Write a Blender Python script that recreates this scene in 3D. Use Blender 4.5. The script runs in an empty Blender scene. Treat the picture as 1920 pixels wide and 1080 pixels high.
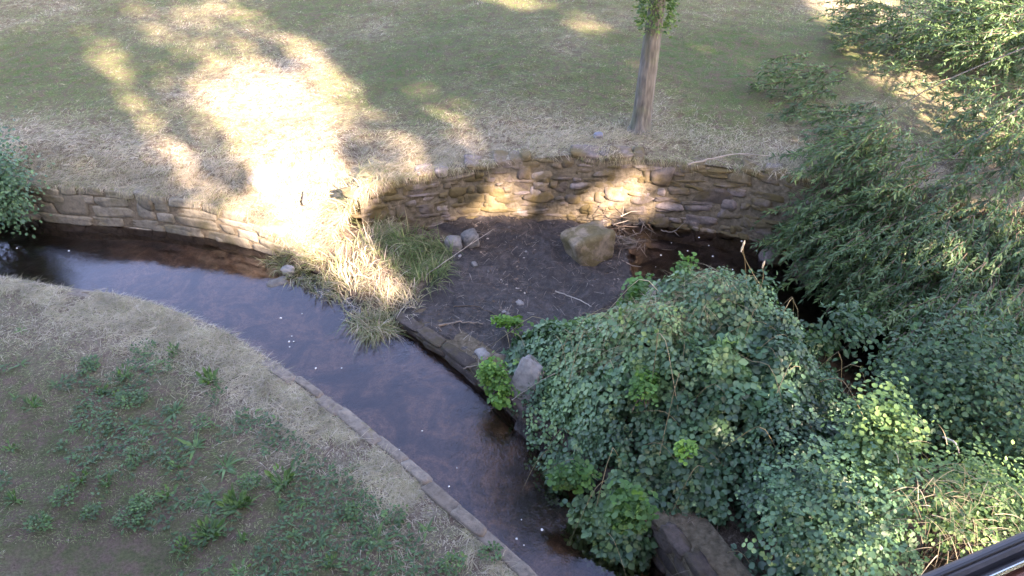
import bpy, math, random
import numpy as np
from mathutils import Vector
R = math.radians
S = bpy.context.scene
COL = S.collection

# ------------------------------------------------------------------ camera, sky, sun, exposure
CAM = np.array([0.0, 0.0, 5.0]); PITCH = R(38.0); FPX = 1478.0
cd = bpy.data.cameras.new('camera'); cam = bpy.data.objects.new('camera', cd); COL.objects.link(cam)
cam.location = CAM; cam.rotation_euler = (R(90) - PITCH, 0, 0)
cd.sensor_width = 36; cd.lens = 36 * FPX / 1920; cd.clip_start = 0.02; cd.clip_end = 600
S.camera = cam
SUN_EL = R(30); SUN_AZ = R(144)                       # azimuth clockwise from +Y
TOSUN = np.array([math.sin(SUN_AZ) * math.cos(SUN_EL), math.cos(SUN_AZ) * math.cos(SUN_EL), math.sin(SUN_EL)])
w = bpy.data.worlds.new('World'); S.world = w; w.use_nodes = True
wn = w.node_tree.nodes; wn.clear()
sky = wn.new('ShaderNodeTexSky'); sky.sky_type = 'NISHITA'; sky.sun_disc = False
sky.sun_elevation = SUN_EL; sky.sun_rotation = SUN_AZ; sky.air_density = 1.0; sky.dust_density = 2.5; sky.ozone_density = 1.0
bg = wn.new('ShaderNodeBackground'); bg.inputs[1].default_value = 0.10
wo = wn.new('ShaderNodeOutputWorld')
w.node_tree.links.new(sky.outputs[0], bg.inputs[0]); w.node_tree.links.new(bg.outputs[0], wo.inputs[0])
sl = bpy.data.lights.new('sun', 'SUN'); sl.energy = 5.0; sl.angle = R(0.6); sl.color = (1.0, 0.86, 0.68)
so = bpy.data.objects.new('sun', sl); COL.objects.link(so)
so.rotation_euler = Vector(TOSUN).to_track_quat('Z', 'Y').to_euler(); so.location = (20, -25, 20)
vs = S.view_settings; vs.view_transform = 'Standard'; vs.look = 'None'; vs.gamma = 1; vs.exposure = 3.6
vs.use_white_balance = True; vs.white_balance_temperature = 7000; vs.white_balance_tint = 24
S.cycles.max_bounces = 6; S.cycles.diffuse_bounces = 3; S.cycles.transparent_max_bounces = 8
S.cycles.use_denoising = True

# ------------------------------------------------------------------ measuring helpers
def ray(px, py):
    u = (px - 960) / FPX; v = (540 - py) / FPX
    f = np.array([0, math.cos(PITCH), -math.sin(PITCH)]); up = np.array([0, math.sin(PITCH), math.cos(PITCH)])
    return f + u * np.array([1.0, 0, 0]) + v * up
def U(px, py, z):
    r = ray(px, py); return CAM + r * ((z - CAM[2]) / r[2])
def UD(px, py, d): return CAM + ray(px, py) * d
def zat(y, py):
    return 5 - y * math.tan(PITCH - math.atan((540 - py) / FPX))
def PU(pts, z): return np.array([U(a, b, z)[:2] for a, b in pts])

def hash2(ix, iy, seed):
    h = (ix.astype(np.int64) * 374761393 + iy.astype(np.int64) * 668265263 + seed * 1442695041) & 0xffffffff
    h = ((h ^ (h >> 13)) * 1274126177) & 0xffffffff
    h = h ^ (h >> 16)
    return (h & 0xffff) / 65535.0
def vnoise(x, y, seed=0):
    ix = np.floor(x); iy = np.floor(y); fx = x - ix; fy = y - iy
    fx = fx * fx * (3 - 2 * fx); fy = fy * fy * (3 - 2 * fy)
    a = hash2(ix, iy, seed); b = hash2(ix + 1, iy, seed); c = hash2(ix, iy + 1, seed); d = hash2(ix + 1, iy + 1, seed)
    return (a * (1 - fx) + b * fx) * (1 - fy) + (c * (1 - fx) + d * fx) * fy
def fbm(x, y, seed=0, octv=4):
    s = 0; a = 0.5; t = 0
    for k in range(octv):
        s = s + a * vnoise(x * 2 ** k + 17.3 * k, y * 2 ** k - 9.1 * k, seed + k); t += a; a *= 0.5
    return s / t
def sstep(a, b, x):
    t = np.clip((x - a) / (b - a), 0, 1); return t * t * (3 - 2 * t)
def sdf(P, x, y):
    """signed distance to polygon P, positive inside"""
    x = np.asarray(x, float); y = np.asarray(y, float)
    d = np.full(x.shape, 1e9); ins = np.zeros(x.shape, bool); n = len(P)
    for i in range(n):
        ax, ay = P[i]; bx, by = P[(i + 1) % n]
        ex, ey = bx - ax, by - ay; wx, wy = x - ax, y - ay
        t = np.clip((wx * ex + wy * ey) / (ex * ex + ey * ey + 1e-12), 0, 1)
        d = np.minimum(d, (wx - ex * t) ** 2 + (wy - ey * t) ** 2)
        c = ((ay > y) != (by > y)) & (x < (bx - ax) * (y - ay) / ((by - ay) if by != ay else 1e-12) + ax)
        ins ^= c
    d = np.sqrt(d); return np.where(ins, d, -d)

# ------------------------------------------------------------------ mesh helpers
class MB:
    def __init__(s): s.v = []; s.f = []; s.t = []; s.n = 0
    def add(s, v, f, t=0.5):
        v = np.asarray(v, float).reshape(-1, 3); f = np.asarray(f, np.int64)
        s.v.append(v); s.f.append(f + s.n); s.n += len(v)
        s.t.append(np.broadcast_to(np.asarray(t, float), (len(v),)).copy())
        return s
    def build(s, name, mat, parent=None, smooth=True):
        me = bpy.data.meshes.new(name)
        V = np.concatenate(s.v).astype(np.float32); T = np.concatenate(s.t).astype(np.float32)
        me.vertices.add(len(V)); me.vertices.foreach_set('co', V.ravel())
        tot = np.concatenate([np.full(len(f), f.shape[1], np.int32) for f in s.f])
        idx = np.concatenate([f.ravel() for f in s.f]).astype(np.int32)
        me.loops.add(len(idx)); me.loops.foreach_set('vertex_index', idx)
        me.polygons.add(len(tot)); st = np.zeros(len(tot), np.int32); st[1:] = np.cumsum(tot)[:-1]
        me.polygons.foreach_set('loop_start', st)
        try: me.polygons.foreach_set('loop_total', tot)
        except Exception: pass
        me.update(calc_edges=True)
        me.polygons.foreach_set('use_smooth', np.full(len(tot), smooth))
        a = me.attributes.new('tint', 'FLOAT', 'POINT'); a.data.foreach_set('value', T)
        me.materials.append(mat); me.update()
        o = bpy.data.objects.new(name, me); COL.objects.link(o)
        if parent is not None: o.parent = parent
        return o
def tag(o, label=None, cat=None, group=None, kind=None):
    if label: o['label'] = label
    if cat: o['category'] = cat
    if group: o['group'] = group
    if kind: o['kind'] = kind
    return o
def empty(name, label, cat, group=None):
    o = bpy.data.objects.new(name, None); COL.objects.link(o); o.empty_display_size = .1
    return tag(o, label, cat, group)
def norm(a): return a / (np.linalg.norm(a, axis=-1, keepdims=True) + 1e-9)

def ribbons(mb, P, D, L, W, droop, seg, tint, rng, flat=0.0, tip=0.15):
    """curved tapering blades"""
    n = len(P); P = np.asarray(P, float); D = norm(np.asarray(D, float))
    L = np.broadcast_to(L, (n,)); W = np.broadcast_to(W, (n,)); droop = np.broadcast_to(droop, (n,)); tint = np.broadcast_to(tint, (n,))
    side = np.cross(D, np.array([0, 0, 1.0])) + 1e-3 * rng.normal(size=(n, 3)); side = norm(side)
    rr = rng.normal(size=(n, 3)); rr = norm(rr - D * (rr * D).sum(1, keepdims=True)); side = norm(side * (1 - flat) + rr * (0.35 + flat))
    ts = np.linspace(0, 1, seg + 1); V = np.zeros((n, seg + 1, 2, 3))
    bend = norm(rng.normal(size=(n, 3))) * 0.12
    for k, t in enumerate(ts):
        c = P + D * (L * t)[:, None] + np.array([0, 0, -1.0]) * (droop * L * t * t)[:, None] + bend * (L * t * t)[:, None]
        wd = (W * (1 - t * (1 - tip)) * (0.75 + 0.5 * t * (1 - t) * 2))[:, None] * side * 0.5
        V[:, k, 0] = c - wd; V[:, k, 1] = c + wd
    b = (np.arange(n) * (seg + 1) * 2)[:, None]
    F = [np.concatenate([b + 2 * k, b + 2 * k + 1, b + 2 * k + 3, b + 2 * k + 2], 1) for k in range(seg)]
    mb.add(V.reshape(-1, 3), np.concatenate(F), np.repeat(tint, (seg + 1) * 2))

OVATE = (np.array([[0, 0, 0], [-.33, .28, .07], [-.34, .62, .06], [0, 1, -.08], [.34, .62, .06], [.33, .28, .07], [0, .5, -.02]]),
         np.array([[0, 6, 2, 1], [6, 3, 2, 2], [0, 5, 4, 6], [6, 4, 3, 3]]))
OVATE_F = [np.array([[0, 6, 2, 1], [0, 5, 4, 6]]), np.array([[6, 3, 2], [6, 4, 3]])]
ROUND_V = np.array([[0, 0, 0], [-.4, .12, .08], [-.52, .5, .08], [-.28, .88, .03], [0, .96, -.04], [.28, .88, .03], [.52, .5, .08], [.4, .12, .08], [0, .5, -.03]])
ROUND_F = [np.array([[0, 8, 2, 1], [8, 4, 3, 2], [0, 7, 6, 8], [8, 6, 5, 4]])]
LANCE_V = np.array([[0, 0, 0], [-.09, .4, .02], [.09, .4, .02], [0, 1, -.1]])
LANCE_F = [np.array([[0, 2, 3], [0, 3, 1]])]
def leaves(mb, P, D, N, size, tint, kind='ovate', wide=1.0):
    V0, FS = {'ovate': (OVATE[0], OVATE_F), 'round': (ROUND_V, ROUND_F), 'lance': (LANCE_V, LANCE_F)}[kind]
    n = len(P); D = norm(D); X = norm(np.cross(D, N)); N = np.cross(X, D)
    sz = np.broadcast_to(size, (n,))[:, None, None]
    V = P[:, None, :] + sz * (X[:, None, :] * V0[None, :, 0:1] * wide + D[:, None, :] * V0[None, :, 1:2] + N[:, None, :] * V0[None, :, 2:3])
    k = len(V0); b = (np.arange(n) * k)[:, None, None]
    base = mb.n
    mb.add(V.reshape(-1, 3), (b + FS[0][None]).reshape(-1, FS[0].shape[1]), np.repeat(np.broadcast_to(tint, (n,)), k))
    for F in FS[1:]:
        f = (b + F[None]).reshape(-1, F.shape[1]) + base; mb.f.append(f)
def trifoliate(mb, P, D, N, size, tint, kind='ovate', rng=None, wide=1.0):
    D = norm(D); N = norm(N - D * (N * D).sum(1, keepdims=True)); X = np.cross(D, N)
    for a, s in ((0, 1.0), (1.15, .85), (-1.15, .85)):
        d = D * math.cos(a) + X * math.sin(a) + rng.normal(size=P.shape) * .12
        leaves(mb, P + d * 0.02, d, N + rng.normal(size=P.shape) * .25, size * s * rng.uniform(.8, 1.1, len(P)), tint + rng.normal(size=len(P)) * .06, kind, wide)

def tube(mb, pts, rad, sides=6, tint=.5):
    pts = np.asarray(pts, float); n = len(pts); rad = np.broadcast_to(rad, (n,))
    T = np.gradient(pts, axis=0); T = norm(T); ref = np.array([.31, .17, .93])
    A = norm(np.cross(T, ref)); B = np.cross(T, A); ang = np.arange(sides) * 2 * math.pi / sides
    V = pts[:, None] + rad[:, None, None] * (A[:, None] * np.cos(ang)[None, :, None] + B[:, None] * np.sin(ang)[None, :, None])
    F = []
    for i in range(n - 1):
        for j in range(sides):
            F.append([i * sides + j, i * sides + (j + 1) % sides, (i + 1) * sides + (j + 1) % sides, (i + 1) * sides + j])
    mb.add(V.reshape(-1, 3), F, tint)
    for e in (0, n - 1):
        base = mb.n - n * sides + e * sides; mb.f.append(np.array([[base + j for j in range(sides)]]))
def spline(pts, n):
    pts = np.asarray(pts, float); m = len(pts); t = np.linspace(0, m - 1, n); out = []
    for q in t:
        i = min(int(q), m - 2); f = q - i
        p0 = pts[max(i - 1, 0)]; p1 = pts[i]; p2 = pts[i + 1]; p3 = pts[min(i + 2, m - 1)]
        out.append(.5 * ((2 * p1) + (-p0 + p2) * f + (2 * p0 - 5 * p1 + 4 * p2 - p3) * f * f + (-p0 + 3 * p1 - 3 * p2 + p3) * f ** 3))
    return np.array(out)

def cube_grid(n):
    V = []; F = []; idx = {}
    def vi(p):
        k = tuple(np.round(p, 5))
        if k not in idx: idx[k] = len(V); V.append(p)
        return idx[k]
    L = np.linspace(-1, 1, n + 1)
    for ax in range(3):
        for s in (-1, 1):
            for i in range(n):
                for j in range(n):
                    q = []
                    for a, b in ((0, 0), (1, 0), (1, 1), (0, 1)):
                        p = np.zeros(3); p[ax] = s; p[(ax + 1) % 3] = L[i + a]; p[(ax + 2) % 3] = L[j + b]; q.append(vi(p))
                    F.append(q if s > 0 else q[::-1])
    return np.array(V), np.array(F)
CG = {n: cube_grid(n) for n in (4, 7, 14)}
def stone(mb, c, size, yaw=0, rng=None, rough=.12, k=5.0, tilt=(0, 0), n=4, tint=.5, freq=1.6):
    V, F = CG[n]; r = (np.abs(V) ** k).sum(1) ** (1 / k); P = V / r[:, None]
    ph = rng.uniform(0, 50, 3); q = P * freq
    dsp = (vnoise(q[:, 0] + ph[0], q[:, 1] + q[:, 2] * .7 + ph[1]) + vnoise(q[:, 1] * 1.1 + ph[2], q[:, 2] - q[:, 0] * .6 + ph[0]) - 1)
    if n >= 7:
        dsp = dsp + .5 * (vnoise(q[:, 0] * 3 + ph[0], q[:, 1] * 3 + q[:, 2] * 2 + ph[1]) - .5) + .35 * (vnoise(q[:, 2] * 6 + ph[0], q[:, 1] * 6 + q[:, 0] * 5 + ph[1]) - .5)
    P = P * (1 + rough * dsp)[:, None] * np.asarray(size) / 2
    P[:, 0] *= 1 + .18 * rng.uniform(-1, 1) * V[:, 2]; P[:, 2] *= 1 + .16 * rng.uniform(-1, 1) * V[:, 0]
    ta, tb = tilt
    ca, sa = math.cos(ta), math.sin(ta); P = np.stack([P[:, 0] * ca - P[:, 2] * sa, P[:, 1], P[:, 0] * sa + P[:, 2] * ca], 1)
    ca, sa = math.cos(tb), math.sin(tb); P = np.stack([P[:, 0], P[:, 1] * ca - P[:, 2] * sa, P[:, 1] * sa + P[:, 2] * ca], 1)
    ca, sa = math.cos(yaw), math.sin(yaw); P = np.stack([P[:, 0] * ca - P[:, 1] * sa, P[:, 0] * sa + P[:, 1] * ca, P[:, 2]], 1)
    mb.add(P + np.asarray(c), F, tint)

# ------------------------------------------------------------------ materials
def mat(name):
    m = bpy.data.materials.new(name); m.use_nodes = True; nt = m.node_tree; nt.nodes.clear()
    return m, nt, nt.nodes, nt.links
def nd(nt, t, **kw):
    n = nt.nodes.new(t)
    for k, v in kw.items():
        if k.startswith('i_'): n.inputs[int(k[2:])].default_value = v
        else: setattr(n, k, v)
    return n
def noise(nt, scale, detail=4, rough=.6, dist=0):
    tc = nt.nodes.get('TC') or nt.nodes.new('ShaderNodeNewGeometry'); tc.name = 'TC'
    n = nt.nodes.new('ShaderNodeTexNoise'); n.inputs['Scale'].default_value = scale; n.inputs['Detail'].default_value = detail
    n.inputs['Roughness'].default_value = rough; n.inputs['Distortion'].default_value = dist
    nt.links.new(tc.outputs['Position'], n.inputs['Vector']); return n.outputs['Fac']
def ramp(nt, fac, stops, interp='LINEAR'):
    r = nt.nodes.new('ShaderNodeValToRGB'); r.color_ramp.interpolation = interp
    while len(r.color_ramp.elements) < len(stops): r.color_ramp.elements.new(.5)
    for e, (p, c) in zip(r.color_ramp.elements, stops):
        e.position = p; e.color = (*c, 1) if len(c) == 3 else c
    nt.links.new(fac, r.inputs[0]); return r.outputs[0]
def math_(nt, op, a, b):
    n = nt.nodes.new('ShaderNodeMath'); n.operation = op
    for i, x in enumerate((a, b)):
        if isinstance(x, (int, float)): n.inputs[i].default_value = x
        else: nt.links.new(x, n.inputs[i])
    return n.outputs[0]
def mixc(nt, f, a, b, blend='MIX'):
    n = nt.nodes.new('ShaderNodeMix'); n.data_type = 'RGBA'; n.blend_type = blend
    for i, x in ((0, f), (6, a), (7, b)):
        if isinstance(x, (int, float)): n.inputs[i].default_value = x
        elif isinstance(x, tuple): n.inputs[i].default_value = (*x, 1)
        else: nt.links.new(x, n.inputs[i])
    return n.outputs[2]
def bump(nt, h, strength, dist):
    b = nt.nodes.new('ShaderNodeBump'); b.inputs['Strength'].default_value = strength; b.inputs['Distance'].default_value = dist
    nt.links.new(h, b.inputs['Height']); return b.outputs[0]
def finish(nt, col, rough=.8, normal=None, spec=.3, transl=0.0):
    p = nt.nodes.new('ShaderNodeBsdfPrincipled'); o = nt.nodes.new('ShaderNodeOutputMaterial')
    if isinstance(col, tuple): p.inputs['Base Color'].default_value = (*col, 1)
    else: nt.links.new(col, p.inputs['Base Color'])
    if isinstance(rough, (int, float)): p.inputs['Roughness'].default_value = rough
    else: nt.links.new(rough, p.inputs['Roughness'])
    p.inputs['Specular IOR Level'].default_value = spec
    if normal is not None: nt.links.new(normal, p.inputs['Normal'])
    out = p.outputs[0]
    if transl:
        t = nt.nodes.new('ShaderNodeBsdfTranslucent'); m = nt.nodes.new('ShaderNodeMixShader'); m.inputs[0].default_value = transl
        tcol = mixc(nt, .6, col, (1, 1, .35), 'MULTIPLY'); tcol = mixc(nt, .5, tcol, (1.6, 1.6, 1.2), 'MULTIPLY')
        nt.links.new(tcol, t.inputs[0]); nt.links.new(out, m.inputs[1]); nt.links.new(t.outputs[0], m.inputs[2]); out = m.outputs[0]
    nt.links.new(out, o.inputs[0]); return p
def attr(nt):
    a = nt.nodes.new('ShaderNodeAttribute'); a.attribute_name = 'tint'; return a.outputs['Fac']
def mat_leaf(name, stops, transl=.25, rough=.5, spec=.35):
    m, nt, _, _ = mat(name)
    c = ramp(nt, attr(nt), stops)
    v = ramp(nt, noise(nt, 3.5, 3), [(.3, (.72, .72, .72)), (.7, (1.2, 1.2, 1.2))])
    c = mixc(nt, 1.0, c, v, 'MULTIPLY')
    finish(nt, c, rough, None, spec, transl); return m
M = {}
M['grass'] = mat_leaf('grass_blades', [(0, (.08, .145, .045)), (.35, (.16, .205, .08)), (.6, (.31, .29, .175)), (.85, (.38, .33, .26)), (1, (.52, .46, .39))], .22, .6, .25)
M['bramble'] = mat_leaf('bramble_leaf', [(0, (.028, .066, .038)), (.4, (.068, .15, .075)), (.7, (.135, .245, .105)), (1, (.23, .35, .13))], .2, .45, .5)
M['fresh'] = mat_leaf('fresh_leaf', [(0, (.05, .12, .04)), (.5, (.095, .22, .055)), (1, (.19, .36, .07))], .35, .5, .3)
M['willow'] = mat_leaf('willow_leaf', [(0, (.035, .08, .038)), (.5, (.085, .155, .065)), (1, (.18, .27, .09))], .3, .45, .45)
M['shrub'] = mat_leaf('shrub_leaf', [(0, (.022, .06, .03)), (.5, (.05, .12, .045)), (1, (.16, .26, .08))], .25, .5, .4)
M['weed'] = mat_leaf('weed_leaf', [(0, (.04, .085, .035)), (.5, (.075, .15, .05)), (1, (.13, .24, .06))], .2, .5, .4)
M['straw'] = mat_leaf('dry_stem', [(0, (.13, .12, .07)), (.5, (.30, .25, .15)), (1, (.62, .52, .38))], .15, .7, .2)
M['twig'] = mat_leaf('dead_wood', [(0, (.06, .045, .035)), (.5, (.15, .115, .09)), (1, (.36, .32, .28))], .0001, .8, .2)

def mat_ground(name, cols, soil=(.12, .09, .065)):
    m, nt, _, _ = mat(name)
    c = ramp(nt, attr(nt), [(p_, c_) for p_, c_ in zip((0, .4, .7, 1), cols)])
    n = noise(nt, 9, 6, .7); c = mixc(nt, ramp(nt, n, [(.42, (0, 0, 0)), (.6, (1, 1, 1))]), c, soil)
    h = noise(nt, 45, 5, .7)
    c = mixc(nt, 1, c, ramp(nt, h, [(.25, (.55, .55, .55)), (.75, (1.35, 1.35, 1.35))]), 'MULTIPLY')
    finish(nt, c, .95, bump(nt, h, .8, .03), .1); return m
M['lawn'] = mat_ground('lawn_soil', [(.07, .105, .035), (.125, .14, .06), (.23, .20, .14), (.36, .32, .26)])
M['lawn_near'] = mat_ground('near_lawn_soil', [(.06, .07, .034), (.095, .095, .05), (.17, .145, .11), (.28, .245, .21)], soil=(.125, .09, .072))

m, nt, _, _ = mat('stream_silt')        # tint 0 = under water, 1 = dry earth
n1 = noise(nt, 2.2, 6, .65, .6); n2 = noise(nt, 11, 6, .7); n3 = noise(nt, 60, 4, .6)
wet = mixc(nt, 1, ramp(nt, n1, [(.36, (.020, .015, .012)), (.46, (.09, .06, .044)), (.56, (.26, .175, .12)), (.62, (.14, .095, .07)), (.72, (.03, .024, .02))]), ramp(nt, n2, [(.35, (.5, .5, .5)), (.65, (1.3, 1.3, 1.3))]), 'MULTIPLY')
mud = mixc(nt, ramp(nt, n1, [(.4, (0, 0, 0)), (.6, (1, 1, 1))]), ramp(nt, n2, [(.35, (.012, .010, .010)), (.5, (.026, .022, .022)), (.68, (.06, .05, .05))]), ramp(nt, n2, [(.3, (.018, .015, .016)), (.5, (.042, .036, .037)), (.7, (.085, .073, .071))]))
earth = ramp(nt, n2, [(.3, (.06, .043, .032)), (.6, (.13, .10, .075)), (.75, (.2, .16, .12))])
wet = mixc(nt, ramp(nt, attr(nt), [(.0, (.12, .12, .12)), (.09, (1, 1, 1))]), (.008, .007, .006), wet)
c = mixc(nt, ramp(nt, attr(nt), [(.15, (0, 0, 0)), (.35, (1, 1, 1))]), wet, mud)
c = mixc(nt, ramp(nt, attr(nt), [(.6, (0, 0, 0)), (.85, (1, 1, 1))]), c, earth)
c = mixc(nt, 1, c, ramp(nt, n3, [(.3, (.6, .6, .6)), (.7, (1.3, 1.3, 1.3))]), 'MULTIPLY')
hh = math_(nt, 'ADD', math_(nt, 'MULTIPLY', n2, 1.0), math_(nt, 'MULTIPLY', n3, .35))
finish(nt, c, ramp(nt, attr(nt), [(.3, (.42, .42, .42)), (.6, (.9, .9, .9))]), bump(nt, hh, .8, .05), .45); M['bed'] = m

def mat_stone(name, stops, moss=(.10, .085, .025), mlo=.52, mhi=.62, mscale=1.6):
    m, nt, _, _ = mat(name)
    c = ramp(nt, attr(nt), stops)
    n2 = noise(nt, 14, 6, .7); c = mixc(nt, 1, c, ramp(nt, n2, [(.28, (.5, .5, .52)), (.5, (1, 1, 1)), (.72, (1.4, 1.36, 1.3))]), 'MULTIPLY')
    mo = ramp(nt, noise(nt, mscale, 5, .65, .4), [(mlo, (0, 0, 0)), (mhi, (1, 1, 1))])
    mm = math_(nt, 'MULTIPLY', mo, .8)
    c = mixc(nt, mm, c, mixc(nt, noise(nt, 30, 4), (moss[0] * .5, moss[1] * .5, moss[2] * .5), (moss[0] * 1.6, moss[1] * 1.6, moss[2] * 1.5)))
    finish(nt, c, .9, bump(nt, math_(nt, 'ADD', n2, math_(nt, 'MULTIPLY', noise(nt, 70, 4), .4)), .7, .02), .2); return m
M['coursed'] = mat_stone('coursed_sandstone', [(0, (.12, .11, .09)), (.5, (.19, .175, .14)), (.8, (.24, .22, .18)), (1, (.34, .32, .28))], (.11, .10, .05), .5, .68, 2.2)
M['rubble'] = mat_stone('rubble_stone', [(0, (.09, .075, .065)), (.45, (.14, .12, .115)), (.8, (.22, .19, .19)), (1, (.40, .36, .37))], (.10, .078, .03),   .40, .54, 1.9)
M['coping'] = mat_stone('coping_stone', [(0, (.12, .10, .085)), (.5, (.17, .145, .125)), (1, (.23, .205, .18))], (.10, .09, .04), .6, .72, 3)
M['kerb'] = mat_stone('kerb_stone', [(0, (.045, .038, .035)), (1, (.10, .085, .08))], (.06, .05, .03), .5, .62, 4)
M['block'] = mat_stone('mossy_block', [(0, (.17, .14, .10)), (1, (.22, .18, .14))], (.09, .075, .035), .42, .58, 6)
M['greyrock'] = mat_stone('grey_rock', [(0, (.13, .125, .12)), (1, (.30, .29, .29))], (.07, .07, .04), .58, .72, 5)
m, nt, _, _ = mat('dark_mortar')
n2 = noise(nt, 20, 5); finish(nt, ramp(nt, n2, [(.3, (.06, .05, .035)), (.7, (.16, .135, .10))]), .95, bump(nt, n2, .8, .03), .1); M['mortar'] = m
m, nt, _, _ = mat('tree_bark')
vor = nt.nodes.new('ShaderNodeTexNoise'); g = nt.nodes.new('ShaderNodeNewGeometry'); mp = nt.nodes.new('ShaderNodeMapping'); mp.inputs['Scale'].default_value = (28, 28, 5)
nt.links.new(g.outputs['Position'], mp.inputs[0]); nt.links.new(mp.outputs[0], vor.inputs['Vector']); vor.inputs['Scale'].default_value = 1; vor.inputs['Detail'].default_value = 6
c = ramp(nt, vor.outputs[0], [(.3, (.06, .058, .055)), (.5, (.115, .11, .105)), (.7, (.18, .175, .165))])
c = mixc(nt, ramp(nt, noise(nt, 4, 4), [(.5, (0, 0, 0)), (.7, (.6, .6, .6))]), c, (.11, .125, .08))
finish(nt, c, .9, bump(nt, vor.outputs[0], .9, .03), .2); M['bark'] = m

m, nt, _, _ = mat('stream_water')
g = nt.nodes.new('ShaderNodeNewGeometry')
nz = nt.nodes.new('ShaderNodeTexNoise'); nz.inputs['Scale'].default_value = 7; nz.inputs['Detail'].default_value = 3; nt.links.new(g.outputs['Position'], nz.inputs['Vector'])
nz2 = nt.nodes.new('ShaderNodeTexNoise'); nz2.inputs['Scale'].default_value = 32; nz2.inputs['Detail'].default_value = 2; nz2.inputs['Distortion'].default_value = 1; nt.links.new(g.outputs['Position'], nz2.inputs['Vector'])
hh = math_(nt, 'ADD', math_(nt, 'MULTIPLY', nz.outputs[0], .35), math_(nt, 'MULTIPLY', math_(nt, 'MULTIPLY', nz2.outputs[0], attr(nt)), 1.2))
bn = bump(nt, hh, .22, .02)
fr = nt.nodes.new('ShaderNodeFresnel'); fr.inputs[0].default_value = 1.6; nt.links.new(bn, fr.inputs['Normal'])
gl = nt.nodes.new('ShaderNodeBsdfGlossy'); gl.inputs['Roughness'].default_value = .06; gl.inputs['Color'].default_value = (1, .92, 1, 1); nt.links.new(bn, gl.inputs['Normal'])
tr = nt.nodes.new('ShaderNodeBsdfTransparent'); tr.inputs[0].default_value = (.80, .70, .62, 1)
mx = nt.nodes.new('ShaderNodeMixShader'); o_ = nt.nodes.new('ShaderNodeOutputMaterial')
nt.links.new(math_(nt, 'MULTIPLY', fr.outputs[0], 1.2), mx.inputs[0]); nt.links.new(tr.outputs[0], mx.inputs[1]); nt.links.new(gl.outputs[0], mx.inputs[2]); nt.links.new(mx.outputs[0], o_.inputs[0]); M['water'] = m
def mat_plain(name, col, rough=.5, metal=0, spec=.4, nscale=30):
    m, nt, _, _ = mat(name); n = noise(nt, nscale, 4)
    c = mixc(nt, 1, col, ramp(nt, n, [(.3, (.8, .8, .8)), (.7, (1.15, 1.15, 1.15))]), 'MULTIPLY')
    p = finish(nt, c, rough, None, spec); p.inputs['Metallic'].default_value = metal; return m
M['foam'] = mat_plain('foam_white', (.7, .7, .68), .8)
M['railgrey'] = mat_plain('rail_grey', (.075, .07, .078), .45)
M['raildark'] = mat_plain('rail_dark', (.025, .024, .03), .5)
M['chrome'] = mat_plain('rail_chrome', (.6, .62, .66), .25, 1.0)
M['redwood'] = mat_plain('red_wood', (.17, .06, .035), .45)
M['litter'] = mat_plain('blue_grey', (.12, .125, .17), .5)

# ------------------------------------------------------------------ terrain: banks and edges (px, py bottom, z bottom, py top)
FE = [(-900, 380, -.7, 330), (-400, 392, -.7, 342), (-150, 400, -.7, 348), (0, 405, -.7, 350), (75, 410, -.7, 350), (130, 418, -.7, 347), (190, 422, -.7, 350),
      (250, 425, -.7, 357), (330, 435, -.7, 365), (400, 446, -.7, 380), (470, 463, -.7, 402), (520, 478, -.7, 432), (550, 488, -.7, 470),
      (585, 484, -.62, 478), (625, 462, -.55, 440), (655, 445, -.55, 405), (680, 434, -.55, 368), (700, 428, -.55, 350), (800, 418, -.6, 327), (880, 408, -.62, 312), (960, 404, -.62, 301),
      (1050, 405, -.62, 292), (1150, 412, -.65, 292), (1250, 422, -.7, 302), (1350, 435, -.7, 315), (1450, 458, -.7, 326), (1560, 480, -.7, 345),
      (1700, 512, -.7, 370), (1900, 550, -.7, 402), (2200, 600, -.7, 440), (2700, 640, -.7, 470)]
fe = []
for px, pb, zb, pt in FE:
    b = U(px, pb, zb); fe.append((b[0], b[1], zb, zat(b[1], pt)))
fe = np.array(fe); o_i = np.argsort(fe[:, 0]); fe = fe[o_i]
FX, FY, FZB, FZT = fe.T
def far_edge(x): return np.interp(x, FX, FY)
def far_top(x): return np.interp(x, FX, FZT)
gap_x0 = U(545, 488, -.65)[0]; gap_x1 = U(690, 428, -.55)[0]
def far_z(x, y):
    x = np.asarray(x, float); y = np.asarray(y, float)
    e = far_top(x); d = np.maximum(y - far_edge(x), 0)
    full = .02 + .26 * sstep(-5, 2.5, x)
    gap = sstep(gap_x0 - .9, gap_x0 + .1, x) * (1 - sstep(gap_x1 - .1, gap_x1 + .5, x))
    wd = .7 + gap * 1.0
    z = e + (full - e) * sstep(0, 1, d / wd)
    return z + (fbm(x * .8, y * .8, 5) - .5) * .10 * sstep(0, .8, d) + (fbm(x * 4, y * 4, 9) - .5) * .05
NE = [(-900, 470), (-300, 498), (-60, 512), (0, 517), (60, 528), (130, 541), (200, 549), (260, 561), (330, 583), (420, 622), (500, 672), (560, 712), (640, 766), (700, 812), (760, 863), (820, 920), (900, 990), (960, 1045), (1000, 1083), (1090, 1180), (1250, 1380), (1500, 1700)]
ne = PU(NE, 0.0); NX, NY = ne.T
NX = np.append(NX, 3.0); NY = np.append(NY, -8.0)
def near_edge(x): return np.interp(x, NX, NY)
def near_z(x, y):
    d = near_edge(x) - y
    return 0.0 + (fbm(x * 1.2, y * 1.2, 31) - .5) * .08 * sstep(.1, .8, d) + (fbm(x * 6, y * 6, 32) - .5) * .03 - .02

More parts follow.
